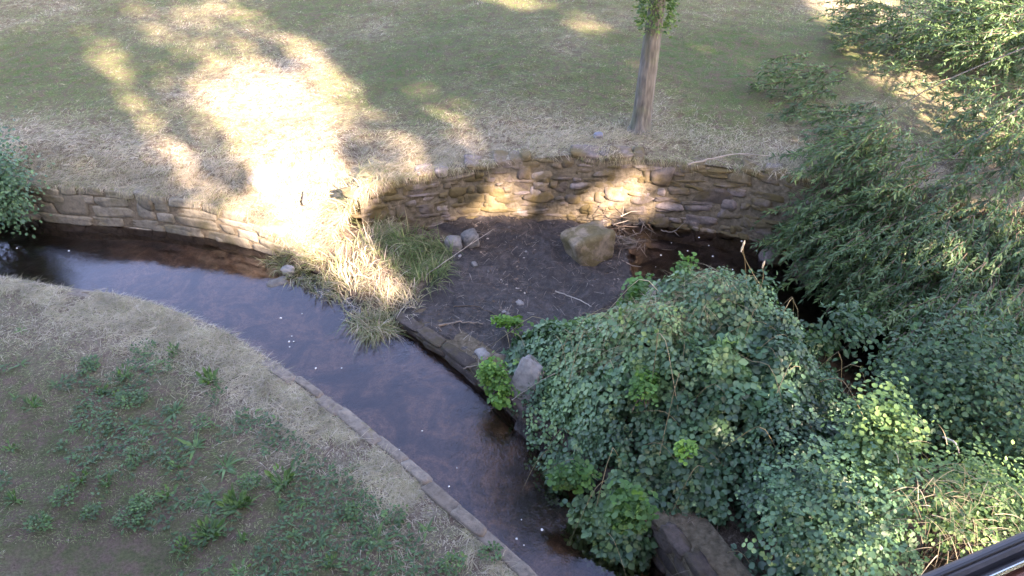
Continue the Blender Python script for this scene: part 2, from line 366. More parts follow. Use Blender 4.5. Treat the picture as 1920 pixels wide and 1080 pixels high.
def grid_mesh(X, Y, Z, T):
    n, m_ = X.shape; V = np.stack([X, Y, Z], -1).reshape(-1, 3); i = np.arange(n - 1)[:, None] * m_ + np.arange(m_ - 1)[None]
    F = np.stack([i, i + m_, i + m_ + 1, i + 1], -1).reshape(-1, 4); mb = MB(); mb.add(V, F, T.ravel()); return mb

GREEN = [(1380, 130, 1.3), (1330, 230, .7), (1120, 160, .6), (860, 60, 1.4), (120, 160, 1.5), (620, 0, 1.0), (430, 260, .35), (1500, 120, 1.2), (1180, 110, .8), (780, 130, 1.0), (40, 90, 1.2), (1300, 120, .8)]
GP = [(*U(a, b, .15)[:2], r) for a, b, r in GREEN]
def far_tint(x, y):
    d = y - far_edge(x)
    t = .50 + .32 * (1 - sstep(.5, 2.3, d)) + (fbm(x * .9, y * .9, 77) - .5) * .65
    t = t + .30 * np.exp(-((x + 3.4) ** 2 / 1.8 + (y - 10.2) ** 2 / 5.0)) + .2 * (fbm(x * 2.6, y * 2.6, 79) - .5)  # straw tint raised under the sun patch, painting the sunlit grass brighter
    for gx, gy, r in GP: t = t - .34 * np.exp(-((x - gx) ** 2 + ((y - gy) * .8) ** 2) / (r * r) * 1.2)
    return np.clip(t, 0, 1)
BARE = PU([(0, 1020), (130, 1010), (300, 1000), (330, 1090), (0, 1100)], 0)
def near_tint(x, y):
    d = near_edge(x) - y
    t = .34 + .36 * (1 - sstep(.35, 1.5, d + (fbm(x * 1.5, y * 1.5, 91) - .5) * .8)) + (fbm(x * 1.6, y * 1.6, 92) - .5) * .5
    return np.clip(t, 0, 1)

# far lawn: reaches far beyond the view
xs = np.concatenate([np.linspace(-200, -14, 30)[:-1], np.linspace(-14, 14, 330), np.linspace(14, 200, 30)[1:]])
ys = np.concatenate([np.linspace(0, 10, 170)[:-1], 10 + 240 * np.linspace(0, 1, 40) ** 2.2])
X, D_ = np.meshgrid(xs, ys, indexing='ij'); Y = far_edge(X) + D_
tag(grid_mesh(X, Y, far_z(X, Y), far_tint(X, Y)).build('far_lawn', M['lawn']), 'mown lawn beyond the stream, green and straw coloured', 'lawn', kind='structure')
xs = np.concatenate([np.linspace(-80, -8, 20)[:-1], np.linspace(-8, 3.0, 220)]); ds = np.concatenate([np.linspace(0, 7, 150)[:-1], np.linspace(7, 70, 30)])
X, D_ = np.meshgrid(xs, ds, indexing='ij'); Y = near_edge(X) - D_
o = grid_mesh(X[::-1], Y[::-1], near_z(X, Y)[::-1], near_tint(X, Y)[::-1]).build('near_lawn', M['lawn_near']); tag(o, 'weedy near bank of dry turf sloping to the stream', 'lawn', kind='structure')

# stream bed with silt flat, grassy tip, island
SILT = PU([(738, 585), (800, 630), (880, 686), (950, 730), (1010, 700), (1130, 600), (1200, 520), (1190, 440), (1120, 400), (900, 385), (800, 400), (760, 500)], -.55)
TIP = PU([(500, 380), (530, 478), (600, 505), (650, 550), (700, 578), (745, 580), (795, 545), (850, 480), (860, 430), (700, 390)], -.55)
ISLE = PU([(955, 742), (1010, 650), (1110, 590), (1250, 545), (1420, 570), (1560, 640), (1700, 760), (2300, 700), (2600, 1300), (1900, 2300), (1500, 1500), (1330, 1090), (1250, 985), (1180, 925), (1100, 858), (1010, 790)], -.25)
PUD = PU([(880, 500), (960, 450), (1060, 500), (1160, 500), (1150, 560), (1040, 600), (960, 560), (880, 560)], -.6)

RISE = PU([(1700, 760), (2300, 640), (2900, 900), (2600, 1500), (1700, 1500)], 0)
def bed_z(x, y):
    MIDW = U(820, 720, -.8); z = -.93 + .12 * np.exp(-((x - MIDW[0]) ** 2 + (y - MIDW[1]) ** 2) / 1.2) + (fbm(x * 1.1, y * 1.1, 51) - .5) * .22 + (fbm(x * 6, y * 6, 52) - .5) * .05
    s = sdf(SILT, x, y) + (fbm(x * 3, y * 3, 59) - .5) * .22; z = np.maximum(z, -.97 + .378 * sstep(-.05, .15, s) - .0 + (fbm(x * 2.2, y * 2.2, 53) - .5) * .18 * sstep(0, .5, s) + (fbm(x * 9, y * 9, 54) - .5) * .09)
    z = z - .06 * sstep(-.1, .5, sdf(PUD, x, y)) * (.6 + .8 * fbm(x * 3, y * 3, 58))
    s = sdf(TIP, x, y); z = np.maximum(z, -.95 + .33 * sstep(-.06, .12, s) + .16 * sstep(.1, .7, s) + (fbm(x * 5, y * 5, 55) - .5) * .08)
    s = sdf(ISLE, x, y); z = np.maximum(z, -.95 + .42 * sstep(-.02, .08, s) + .42 * sstep(.1, 1.0, s) + (fbm(x * 3, y * 3, 56) - .5) * .12)
    s = sdf(RISE, x, y); z = z + .5 * sstep(0, 2.5, s)
    z = z + .8 * sstep(9, 13, x) * (y < 9)
    return z
BACK = PU([(1160, 380), (1180, 520), (1400, 560), (1600, 700), (1800, 700), (2600, 600), (1900, 480), (1500, 400)], -.8)
def bed_t(x, y, z):
    w_ = sstep(-.78, -.66, z); return np.clip(.1 - .1 * sstep(-.1, .2, sdf(BACK, x, y)) - .1 * (x < -4.6) * sstep(-4.6, -5.4, x) + .35 * w_ + .55 * np.maximum(sstep(-.05, .15, sdf(TIP, x, y)), sstep(.02, .15, sdf(ISLE, x, y))), 0, 1)
xs = np.concatenate([np.linspace(-60, -9, 12)[:-1], np.linspace(-9, 7, 420), np.linspace(7, 60, 14)[1:]]); ys = np.concatenate([np.linspace(-60, -1, 12)[:-1], np.linspace(-1, 9.4, 280), np.linspace(9.4, 12, 6)[1:]])
X, Y = np.meshgrid(xs, ys, indexing='ij'); Z = bed_z(X, Y)
tag(grid_mesh(X, Y, Z, bed_t(X, Y, Z)).build('stream_bed', M['bed']), 'dark silty stream bed with mud flats', 'stream bed', kind='structure')

# water: rippled more where it drops past the grassy tip
WZ = -.70
xs = np.linspace(-30, 12, 260); ys = np.linspace(-12, 9.9, 160); X, Y = np.meshgrid(xs, ys, indexing='ij')
rip = np.zeros_like(X)
for a, b, r, k in ((790, 650, .6, 1.0), (960, 780, .5, .5), (850, 800, .6, .35), (1000, 900, .6, .25), (130, 480, .5, .4)):
    p = U(a, b, WZ); rip += k * np.exp(-((X - p[0]) ** 2 + (Y - p[1]) ** 2) / r ** 2)
tag(grid_mesh(X, Y, X * 0 + WZ, np.clip(rip + .08, 0, 1)).build('stream_water', M['water']), 'calm shallow stream water reflecting the sky', 'water', kind='structure')

# ------------------------------------------------------------------ stone walls
def stone_wall(name, label, path, zb, zt, ch, ln, thick, m, seed, facing, rough=.1, k=5, jit=.0, skip=0.0, tlt=.03, proud=.03):
    """path: dense xy polyline; zb/zt arrays; stones laid in courses; facing = side sign of the outward normal"""
    rng = np.random.default_rng(seed); path = np.asarray(path); seg = np.linalg.norm(np.diff(path, axis=0), axis=1); s = np.concatenate([[0], np.cumsum(seg)])
    root = empty(name, label, 'wall'); mb = MB(); bk = MB()
    at = lambda q: (np.interp(q, s, path[:, 0]), np.interp(q, s, path[:, 1]))
    hmax = (zt - zb).max(); nc = max(1, int(round(hmax / ch))); edges = np.linspace(0, 1, nc + 1) + np.concatenate([[0], rng.uniform(-.25, .25, nc - 1) / nc, [0]])
    for c in range(nc):
        q = rng.uniform(-ln[1], 0)
        while q < s[-1]:
            l = rng.uniform(*ln) * (1 + .4 * (rng.random() < .15)); qm = q + l / 2; q += l
            if qm < 0 or qm > s[-1]: continue
            b0 = np.interp(qm, s, zb); t0 = np.interp(qm, s, zt); H = t0 - b0
            if H < .12: continue
            wob = .35 * (vnoise(np.array([qm * 1.7]), np.array([c * 3.1]), seed)[0] - .5) / nc; wob2 = .35 * (vnoise(np.array([qm * 1.7]), np.array([(c + 1) * 3.1]), seed)[0] - .5) / nc
            lo = b0 + H * (edges[c] + (wob if c else 0)); hi = b0 + H * (edges[c + 1] + (wob2 if c < nc - 1 else 0))
            if rng.random() < skip and c < nc - 1: hi += (hi - lo) * .8
            if jit:
                lo += rng.uniform(-jit, jit) * ch; hi += rng.uniform(-jit, jit) * ch
            a = at(qm - .05); b = at(qm + .05); yaw = math.atan2(b[1] - a[1], b[0] - a[0]); px_, py_ = at(qm)
            nx, ny = -math.sin(yaw) * facing, math.cos(yaw) * facing; off = rng.uniform(-proud, proud)
            stone(mb, (px_ + nx * (off - thick / 2 + .03), py_ + ny * (off - thick / 2 + .03), (lo + hi) / 2), (l * .99, thick, max(hi - lo, .05) * 1.0),
                  yaw + rng.uniform(-.05, .05), rng, rough, k, (rng.uniform(-tlt, tlt), rng.uniform(-tlt, tlt)), 4 if l < .3 else 7, np.clip(rng.normal(.5, .22), 0, 1))
    N = np.gradient(path, axis=0); N = np.stack([-N[:, 1], N[:, 0]], 1) * facing; N = norm(N)
    A = np.stack([*(path + N * .018).T, zb - .3], 1); B = np.stack([*(path + N * .014).T, zt - .03], 1); C = np.stack([*(path - N * .35).T, zt - .04], 1); n = len(A)
    V = np.concatenate([A, B, C]); i = np.arange(n - 1)
    bk.add(V, np.concatenate([np.stack([i, i + 1, i + 1 + n, i + n], 1), np.stack([i + n, i + 1 + n, i + 1 + 2 * n, i + 2 * n], 1)]))
    bk.build('mortar_core', M['mortar'], root); mb.build('stonework', m, root); return root
def far_path(x0, x1, n=120):
    x = np.linspace(x0, x1, n); return np.stack([x, far_edge(x)], 1), np.interp(x, FX, FZB), far_top(x)
p, zb, zt = far_path(-6.6, gap_x0 + .12)
stone_wall('retaining_wall', 'coursed sandstone bank wall of squared blocks, left of the sunlit grass slope', p, zb - .12, zt, .13, (.18, .55), .22, M['coursed'], 3, -1, .09, 9, 0, .1, .015, .008)
p, zb, zt = far_path(gap_x1 - .05, 7.5, 160)
stone_wall('retaining_wall', 'mossy rubble bank wall of rounded stones below the tree', p, zb - .12, zt, .115, (.09, .40), .26, M['rubble'], 4, -1, .20, 5.5, .45, .3, .14, .02)
x = np.linspace(-7.5, 1.55, 160); p = np.stack([x, near_edge(x)], 1)
cw = stone_wall('bank_wall', 'low stone wall edging the near bank, pale worn coping slabs on top', p, x * 0 - 1.0, x * 0 - .06, .22, (.25, .5), .2, M['coping'], 5, 1, .1, 6, 0, 0, .02, .01)
# coping slabs
rng = np.random.default_rng(8); mb = MB(); seg = np.linalg.norm(np.diff(p, axis=0), axis=1); s = np.concatenate([[0], np.cumsum(seg)]); q = 0
while q < s[-1]:
    l = rng.uniform(.22, .5); qm = q + l / 2; q += l * .985
    a = np.array([np.interp(qm - .06, s, p[:, 0]), np.interp(qm - .06, s, p[:, 1])]); b = np.array([np.interp(qm + .06, s, p[:, 0]), np.interp(qm + .06, s, p[:, 1])])
    yaw = math.atan2(b[1] - a[1], b[0] - a[0]); c = (a + b) / 2; wd = rng.uniform(.08, .13); n_ = np.array([math.sin(yaw), -math.cos(yaw)])
    c = c + n_ * (wd / 2 - .035 + rng.uniform(-.012, .012))
    stone(mb, (c[0], c[1], -.045 - .035 * (c[0] < -2.4) + rng.uniform(-.008, .012)), (l * 1.14, wd, .11), yaw + rng.uniform(-.04, .04), rng, .09, 8, (rng.uniform(-.02, .02), rng.uniform(-.03, .03)), 7, np.clip(rng.normal(.45, .12), 0, 1))
mb.build('coping', M['coping'], cw)
# kerb in mid-stream
KP = spline([np.append(U(a, b, z)[:2], z) for a, b, z in ((736, 582, -.56), (800, 626, -.54), (880, 680, -.50), (955, 738, -.45), (1010, 782, -.40), (1100, 850, -.32), (1180, 920, -.25), (1250, 985, -.2), (1320, 1075, -.15), (1400, 1180, -.15), (1500, 1400, -.15))], 140)
stone_wall('stream_kerb', 'low dark stone kerb dividing the stream from the mud flat', KP[:, :2], KP[:, 2] * 0 - 1.0, KP[:, 2] - .03 - .12 * sstep(1.2, 2.2, KP[:, 0]), .14, (.2, .55), .14, M['kerb'], 6, -1, .22, 5, .15, 0, .02, .012)

# ------------------------------------------------------------------ grass
rng = np.random.default_rng(11)
def scatter(n, x0, x1, y0, y1): return rng.uniform(x0, x1, n), rng.uniform(y0, y1, n)
def blades(name, label, n, box, zf, tf, inside, L, W, dens=None, lie=.5, mat_=None, droop=.5, seg=2):
    x, y = scatter(n, *box); k = inside(x, y); x, y = x[k], y[k]; z = zf(x, y); t = tf(x, y)
    n = len(x); th = rng.uniform(0, 2 * math.pi, n); up = np.abs(rng.normal(.55, .35, n)) * (1 - .5 * lie)
    # blades lie in drifts combed one way
    th = th * .35 + fbm(x * 1.3, y * 1.3, 120) * 9
    D = np.stack([np.cos(th), np.sin(th), up], 1)
    mb = MB(); tt = np.clip(t + rng.normal(size=n) * .22 + (fbm(x * 7, y * 7, 122) - .5) * .5, 0, 1)
    ll = rng.uniform(*L, n) * (.7 + .6 * t); ribbons(mb, np.stack([x, y, z - .005], 1), D, ll, rng.uniform(*W, n), droop, seg, tt, rng)
    return mb
infar = lambda x, y: (y > far_edge(x) + .02) & (np.abs(x) < .70 * y + 1.2)
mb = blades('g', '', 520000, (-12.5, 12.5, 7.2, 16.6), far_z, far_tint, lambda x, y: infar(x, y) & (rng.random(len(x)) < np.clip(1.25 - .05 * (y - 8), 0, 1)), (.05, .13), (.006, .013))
# straw lying thick along the bank top
x = rng.uniform(-7.5, 6.5, 30000); d = np.abs(rng.normal(0, .55, len(x))); y = far_edge(x) + d + .01; z = far_z(x, y) + rng.uniform(0, .05, len(x))
th = rng.normal(0, .6, len(x)) + (rng.random(len(x)) < .5) * math.pi + fbm(x, y, 130) * 2
D = np.stack([np.cos(th), np.sin(th), rng.normal(.12, .2, len(x))], 1)
keep = fbm(x * 1.1, y * 1.4, 133) > .36
ribbons(mb, np.stack([x, y, z], 1)[keep], D[keep], rng.uniform(.05, .19, keep.sum()), rng.uniform(.003, .007, keep.sum()), .25, 3, np.clip(rng.normal(.76, .17, keep.sum()), 0, 1), rng)
# fringe hanging over the wall
x = rng.uniform(-6.6, 6.5, 6500); y = far_edge(x) + rng.uniform(-.02, .12, len(x)); z = far_z(x, y) + .01
keep = (fbm(x * 1.7, y * 0, 141) > .42); x, y, z = x[keep], y[keep], z[keep]
D = np.stack([rng.normal(0, .6, len(x)), -np.abs(rng.normal(.7, .3, len(x))), rng.normal(.2, .25, len(x))], 1)
ribbons(mb, np.stack([x, y, z], 1), D, rng.uniform(.04, .14, len(x)), rng.uniform(.003, .007, len(x)), .9, 3, np.clip(rng.normal(.62, .18, len(x)), 0, 1), rng)
tag(mb.build('lawn_grass', M['grass']), 'short mixed green and straw grass covering the far lawn', 'grass', kind='stuff')
innear = lambda x, y: (y < near_edge(x) - .03 - .1 * fbm(x * 4, y * 4, 8))
mb = blades('g', '', 620000, (-5.6, 1.8, 1.3, 8.6), near_z, near_tint, lambda x, y: innear(x, y) & (np.abs(x) < .62 * y + 2.4) & (rng.random(len(x)) < .8 + .2 * near_tint(x, y)) & (sdf(BARE, x, y) < -.1 + .25 * fbm(x * 5, y * 5, 3)), (.03, .075), (.0035, .007))
x = rng.uniform(-5.6, 1.5, 34000); d = np.abs(rng.normal(0, .33, len(x))) + .0 + .09 * sstep(-2.6, -1.2, x); y = near_edge(x) - d; keep = fbm(x * 2, y * 2, 150) > .42; x, y = x[keep], y[keep]; z = near_z(x, y) + .01
th = rng.uniform(0, 6.28, len(x)); D = np.stack([np.cos(th), np.sin(th), rng.normal(.15, .2, len(x))], 1)
ribbons(mb, np.stack([x, y, z], 1), D, rng.uniform(.05, .16, len(x)), rng.uniform(.003, .006, len(x)), .3, 3, np.clip(rng.normal(.78, .15, len(x)), 0, 1), rng)
tag(mb.build('bank_grass', M['grass']), 'thin dry turf growing on the near bank', 'grass', kind='stuff')
# low broad ground cover between the weeds
x, y = scatter(42000, -5, 1.5, 1.3, 6.5); g_ = fbm(x * 1.4, y * 1.4, 160) + .35 * fbm(x * 5, y * 5, 161)
keep = (g_ > .69) & (near_edge(x) - y > .55) & (sdf(BARE, x, y) < -.05); x, y = x[keep], y[keep]; n = len(x); th = rng.uniform(0, 6.28, n)
mb = MB(); leaves(mb, np.stack([x, y, near_z(x, y) + .01 + rng.uniform(0, .03, n)], 1), np.stack([np.cos(th), np.sin(th), rng.uniform(-.1, .5, n)], 1), np.stack([rng.normal(0, .25, n), rng.normal(0, .25, n), np.ones(n)], 1), rng.uniform(.02, .05, n), np.clip(rng.normal(.22, .2, n), 0, 1), 'ovate', .6)
tag(mb.build('ground_cover', M['weed']), 'low green clover and small weeds spread over the near bank', 'ground cover', kind='stuff')

# ------------------------------------------------------------------ weeds, each a plant of its own
WEEDS = [(38, 616), (36, 680), (28, 744), (61, 760), (103, 719), (133, 799), (167, 685), (189, 730), (230, 697), (242, 747), (253, 791), (325, 655), (267, 647), (300, 685), (325, 766), (394, 710), (383, 791), (364, 835), (333, 869),
         (419, 869), (469, 902), (528, 902), (394, 930), (311, 924), (444, 947), (572, 935), (522, 945), (455, 1010), (389, 997), (344, 1024), (550, 1002), (600, 1008), (167, 958), (239, 969), (267, 940), (200, 902), (150, 895), (120, 930), (22, 930), (17, 835), (250, 858),
         (72, 980), (389, 1063), (445, 1070), (704, 1008), (921, 1036), (800, 988), (740, 965), (656, 873), (849, 1056), (620, 1055), (660, 960)]
BIG = {(242, 747), (394, 710), (325, 766), (419, 869), (394, 930), (389, 997), (444, 947), (364, 835), (528, 902), (704, 1008), (167, 902)}
rows = sorted(WEEDS, key=lambda q: q[1]); bands = [rows[i:i + 9] for i in range(0, len(rows), 9)]
band_name = ['top', 'second', 'third', 'fourth', 'fifth', 'lowest']
ordn = ['first', 'second', 'third', 'fourth', 'fifth', 'sixth', 'seventh', 'eighth', 'ninth']
rng = np.random.default_rng(21)
for bi, band in enumerate(bands):
    for wi, (a, b) in enumerate(sorted(band)):
        c = U(a, b, .02); big = (a, b) in BIG; n = int(rng.integers(22, 30)) if big else int(rng.integers(11, 19)); sz = .17 if big else rng.uniform(.09, .14)
        mb = MB(); th = rng.uniform(0, 6.28, n); rr = rng.uniform(0, .05 if big else .02, n); el = rng.uniform(.15, 1.0, n)
        P = np.stack([c[0] + np.cos(th) * rr, c[1] + np.sin(th) * rr, np.full(n, near_z(c[0:1], c[1:2])[0])], 1); D = np.stack([np.cos(th), np.sin(th), el], 1)
        kd = rng.integers(0, 4)
        if kd == 1:
            m2 = n * 3; th = rng.uniform(0, 6.28, m2); r2 = sz * .75 * rng.random(m2) ** .6; Q = np.stack([c[0] + np.cos(th) * r2, c[1] + np.sin(th) * r2 * .8, P[0, 2] + .02 + rng.uniform(0, .05, m2)], 1); th2 = th + rng.normal(0, .8, m2)
            trifoliate(mb, Q, np.stack([np.cos(th2), np.sin(th2), rng.normal(.1, .3, m2)], 1), np.stack([rng.normal(0, .35, m2), rng.normal(0, .35, m2), np.ones(m2)], 1), rng.uniform(.015, .034, m2), np.clip(rng.normal(.4, .2, m2), 0, 1), 'ovate', rng)
        if kd == 2:
            D = D * [.7, .7, 1] + rng.normal(0, .25, D.shape) + [0, 0, .4]; n2 = n
            leaves(mb, P + D * sz * .3, D, rng.normal(0, .4, D.shape) + [0, 0, 1], sz * rng.uniform(.25, .5, n), np.clip(rng.normal(.45, .2, n), 0, 1), 'ovate', .6)
        if kd != 1: ribbons(mb, P, D + rng.normal(0, .2, D.shape), sz * rng.uniform(.35, 1.2, n), sz * rng.uniform(.08, .22, n), rng.uniform(.2, .9, n), 4, np.clip(rng.normal(.5, .2, n), 0, 1), rng, tip=.1)
        o = mb.build('weed_rosette', M['weed'])
        tag(o, f"{'large bushy' if big else 'small'} green weed, {ordn[wi]} from the left in the {band_name[bi]} row of the near bank", 'weed', 'leafy weeds on the near bank')

# ------------------------------------------------------------------ tussock on the tip
def tussock(name, label, cat, polys, n, L, tint, seed, zf=None, upr=.9):
    rng = np.random.default_rng(seed); mb = MB(); P = PU(polys, -.45); x0, y0 = P.min(0); x1, y1 = P.max(0)
    x = rng.uniform(x0, x1, n * 3); y = rng.uniform(y0, y1, n * 3); k = sdf(P, x, y) > rng.uniform(-.06, .02, n * 3); x, y = x[k][:n], y[k][:n]; m_ = len(x)
    z = (np.maximum(bed_z(x, y), -.72) if zf is None else zf(x, y)); cl = fbm(x * 3, y * 3, seed); th = cl * 12 + rng.normal(0, .9, m_)
    D = np.stack([np.cos(th) * .7 , np.sin(th) * .7 - .25, upr + rng.normal(0, .3, m_)], 1)
    ribbons(mb, np.stack([x, y, z], 1), D, rng.uniform(*L, m_), rng.uniform(.006, .014, m_), rng.uniform(.2, .7, m_), 5, np.clip(rng.normal(tint, .2, m_), 0, 1), rng)
    return tag(mb.build(name, M['grass']), label, cat)
tussock('grass_tussock', 'tall arching straw coloured grass tuft on the sunlit tip of the mud flat', 'grass tuft', [(610, 490), (640, 545), (690, 588), (740, 583), (785, 550), (745, 490), (680, 450)], 1300, (.12, .36), .74, 31)
tussock('grass_tussock', 'grey green sedge tuft beside the two round stones', 'grass tuft', [(700, 440), (760, 420), (840, 440), (850, 480), (800, 530), (740, 500)], 1300, (.18, .42), .26, 32)
tussock('grass_tussock', 'sprawling dry grass at the foot of the sunlit slope', 'grass tuft', [(490, 455), (560, 500), (620, 530), (640, 470), (560, 440)], 1000, (.12, .34), .55, 33)
tussock('grass_tussock', 'short pale dry tuft trailing on the water below the straw clump', 'grass tuft', [(640, 560), (690, 600), (735, 590), (700, 560)], 380, (.18, .38), .5, 34, lambda x, y: x * 0 - .68, .35)
tussock('grass_tussock', 'pale dry grass growing over the left end of the rubble wall', 'grass tuft', [(640, 400), (690, 370), (735, 380), (735, 440), (680, 460), (645, 450)], 1500, (.12, .34), .7, 35, lambda x, y: np.where(y > far_edge(x), far_z(x, y), -.5), .5)
# ------------------------------------------------------------------ stones and driftwood
def rock(name, label, cat, c, size, yaw, tilt, m, seed, rough=.15, k=4, tint=.5):
    mb = MB(); stone(mb, c, size, yaw, np.random.default_rng(seed), rough, k, tilt, 14, tint, 1.4); return tag(mb.build(name, m), label, cat)
c = U(1103, 458, -.45); rock('stone_block', 'squared mossy stone block standing in the mud beside the driftwood', 'stone block', (c[0], c[1], -.47), (.50, .42, .42), .45, (.12, -.12), M['block'], 1, .13, 8)
c = U(880, 438, -.45); rock('boulder', 'round greenish stone, right of a pair beside the sedge', 'stone', (c[0], c[1], -.54), (.22, .2, .22), .3, (.1, 0), M['greyrock'], 2, .25, 3, .1)
c = U(850, 447, -.45); rock('boulder', 'round grey stone, left of a pair beside the sedge', 'stone', (c[0], c[1], -.54), (.2, .18, .2), 0, (.1, 0), M['greyrock'], 3, .25, 3, .3)
c = U(485, 340, -.12); rock('bank_stone', 'flat grey stone set in the bank at the edge of the sunlit grass', 'stone', (c[0], c[1], c[2] + .03), (.30, .34, .16), -.3, (.05, .35), M['greyrock'], 4, .15, 4, .5)
c = U(988, 712, -.3); rock('upright_slab', 'pale upright stone slab on the kerb between the green plants', 'stone slab', (c[0], c[1], -.33), (.26, .13, .44), -.65, (-.15, -.35), M['greyrock'], 5, .16, 7, .6)
c = U(1450, 472, -.6); rock('stream_stone', 'brown stone in the dark water, the left of two catching the sun', 'stone', (c[0], c[1], -.66), (.3, .26, .26), .3, (.1, 0), M['rubble'], 6, .2, 3)
c = U(1515, 500, -.6); rock('stream_stone', 'brown stone in the dark water, the right of two catching the sun', 'stone', (c[0], c[1], -.66), (.32, .24, .24), -.3, (0, .1), M['rubble'], 7, .2, 3)
c = U(540, 505, -.66); rock('stream_stone', 'pale wet stone at the foot of the dry grass by the main channel', 'stone', (c[0], c[1], -.68), (.16, .12, .12), -.3, (0, .1), M['greyrock'], 8, .2, 3, .9)
c = U(520, 530, -.7); rock('stream_stone', 'dark flat stone just breaking the main channel surface', 'stone', (c[0], c[1], -.72), (.24, .14, .1), .5, (0, .1), M['greyrock'], 9, .2, 3, .1)
c = U(1122, 258, .27); rock('litter', 'small blue grey lump lying in the straw near the tree', 'litter', (c[0], c[1], far_z(c[0:1], c[1:2])[0] + .03), (.12, .09, .07), .2, (0, .1), M['litter'], 10, .1, 4)
c = U(570, 362, -.2); rock('clod', 'dark clod of earth in the middle of the sunlit slope', 'clod', (c[0], c[1], far_z(c[0:1], c[1:2])[0] + .02), (.07, .3, .1), .15, (0, .1), M['bark'], 11, .3, 2.5)
for i, (a, b, s_, lab) in enumerate([(1180, 445, .2, 'dark wet rock at the right side of the mossy block'), (1135, 410, .16, 'small brown rock wedged between the mossy block and rubble wall'), (935, 670, .22, 'low pale stone on the mud by the bright green shoots'), (905, 655, .18, 'flat buff stone along the top of the mid stream kerb'), (1040, 800, .26, 'wet dark stone at the foot of the brambles by the channel'), (1085, 850, .24, 'mossy stone half under the brambles by the channel')]):
    c = U(a, b, -.5); rock('loose_stone', lab, 'stone', (c[0], c[1], -.58), (s_, s_ * .75, s_ * .5), i * .7, (0, .1), M['rubble'] if i < 3 else M['greyrock'], 20 + i, .2, 3.2, .55)
def stick(name, label, pts, r, seed, cat='branch', forks=1, mt='twig', tint=.6):
    rng = np.random.default_rng(seed); mb = MB(); p = spline(pts, 14); p += rng.normal(0, r * .5, p.shape); tube(mb, p, np.linspace(r, r * .45, 14), 6, tint)
    for f in range(forks):
        i = rng.integers(4, 11); d = norm(p[i + 1] - p[i]) + rng.normal(0, .5, 3); d[2] = abs(d[2]) * .3; tube(mb, [p[i] + d * t for t in (0, .08, .16)], [r * .5, r * .4, r * .15], 5, tint)
    return tag(mb.build(name, M[mt]), label, cat)
stick('driftwood', 'thick pale stick lying on the mud flat above the kerb', [U(822, 612, -.58), U(860, 604, -.57), U(905, 606, -.56)], .014, 1)
stick('driftwood', 'thin dark stick on the mud above the pale stick', [U(850, 576, -.58), U(890, 574, -.58), U(935, 592, -.58)], .008, 2, tint=.2)
stick('driftwood', 'pale dead cane lying across the mud towards the brambles', [U(1040, 545, -.45), U(1080, 560, -.35), U(1110, 575, -.25)], .007, 3, tint=.9)
stick('driftwood', 'curved twig hanging at the foot of the rubble wall', [U(1240, 432, -.6), U(1262, 434, -.5), U(1285, 415, -.3)], .008, 4, tint=.7)
stick('fallen_branch', 'long thin grey branch lying on the straw along the wall top', [U(1290, 312, .27) + [0, 0, .03], U(1330, 305, .27) + [0, 0, .05], U(1380, 296, .27) + [0, 0, .06], U(1450, 300, .26) + [0, 0, .05]], .012, 5, forks=2, tint=.85)
stick('dead_cane', 'long dead cane slanting from the sedge to the mud flat', [U(800, 515, -.5), U(850, 480, -.4), U(925, 430, -.35)], .006, 6, tint=.9)
stick('dead_cane', 'bare cane leaning from the brambles across the stone slab', [U(960, 750, -.4), U(1000, 722, -.15), U(1040, 700, .1)], .005, 7, tint=.9)
stick('driftwood', 'tangled twig caught on the kerb beside the bright green plant', [U(870, 690, -.55), U(895, 685, -.5), U(915, 670, -.5)], .008, 8, forks=3, tint=.6)
rng = np.random.default_rng(40); mb = MB(); c = U(1140, 430, -.45)
for i in range(110):
    a = c + rng.normal(0, 1, 3) * [.2, .16, .08] + [.1 * (i % 3), -.15 * (i % 4) * .5, 0]; d = norm(rng.normal(size=3) * [1, 1, .45]) * rng.uniform(.1, .32)
    tube(mb, [a, a + d * .5 + rng.normal(0, .02, 3), a + d], [.006, .005, .002], 4, rng.uniform(.1, .8))
tag(mb.build('driftwood_tangle', M['twig']), 'tangle of roots and driftwood caught round the mossy block', 'driftwood', kind='stuff')
# litter on the mud: straws, leaves, flecks
mb = MB(); n = 1100; x = rng.uniform(-1.2, 2.2, n); y = rng.uniform(5.6, 8.8, n); k = (bed_z(x, y) > -.72) & (sdf(SILT, x, y) > 0) & (fbm(x * 2, y * 2, 310) > .45); x, y = x[k], y[k]; n = len(x); th = rng.uniform(0, 6.28, n)
leaves(mb, np.stack([x, y, bed_z(x, y) + .008], 1), np.stack([np.cos(th), np.sin(th), rng.normal(0, .2, n)], 1), rng.normal(0, .3, (n, 3)) + [0, 0, 1], rng.uniform(.015, .045, n), np.clip(rng.normal(.35, .3, n), 0, 1), 'ovate', .8)
n = 3600; x = rng.uniform(-1.2, 2.2, n); y = rng.uniform(5.6, 8.8, n); z = bed_z(x, y); k = (z > -.72) & (sdf(SILT, x, y) > 0); x, y, z = x[k], y[k], z[k]; n = len(x); th = rng.uniform(0, 6.28, n)
ribbons(mb, np.stack([x, y, z + .012], 1), np.stack([np.cos(th), np.sin(th), rng.normal(.05, .1, n)], 1), rng.uniform(.03, .2, n), rng.uniform(.003, .007, n), .1, 2, np.clip(rng.normal(.4, .35, n), 0, 1), rng)
tag(mb.build('mud_debris', M['twig']), 'scattered twigs and dead stems on the mud flat', 'debris', kind='stuff')
mb = MB()
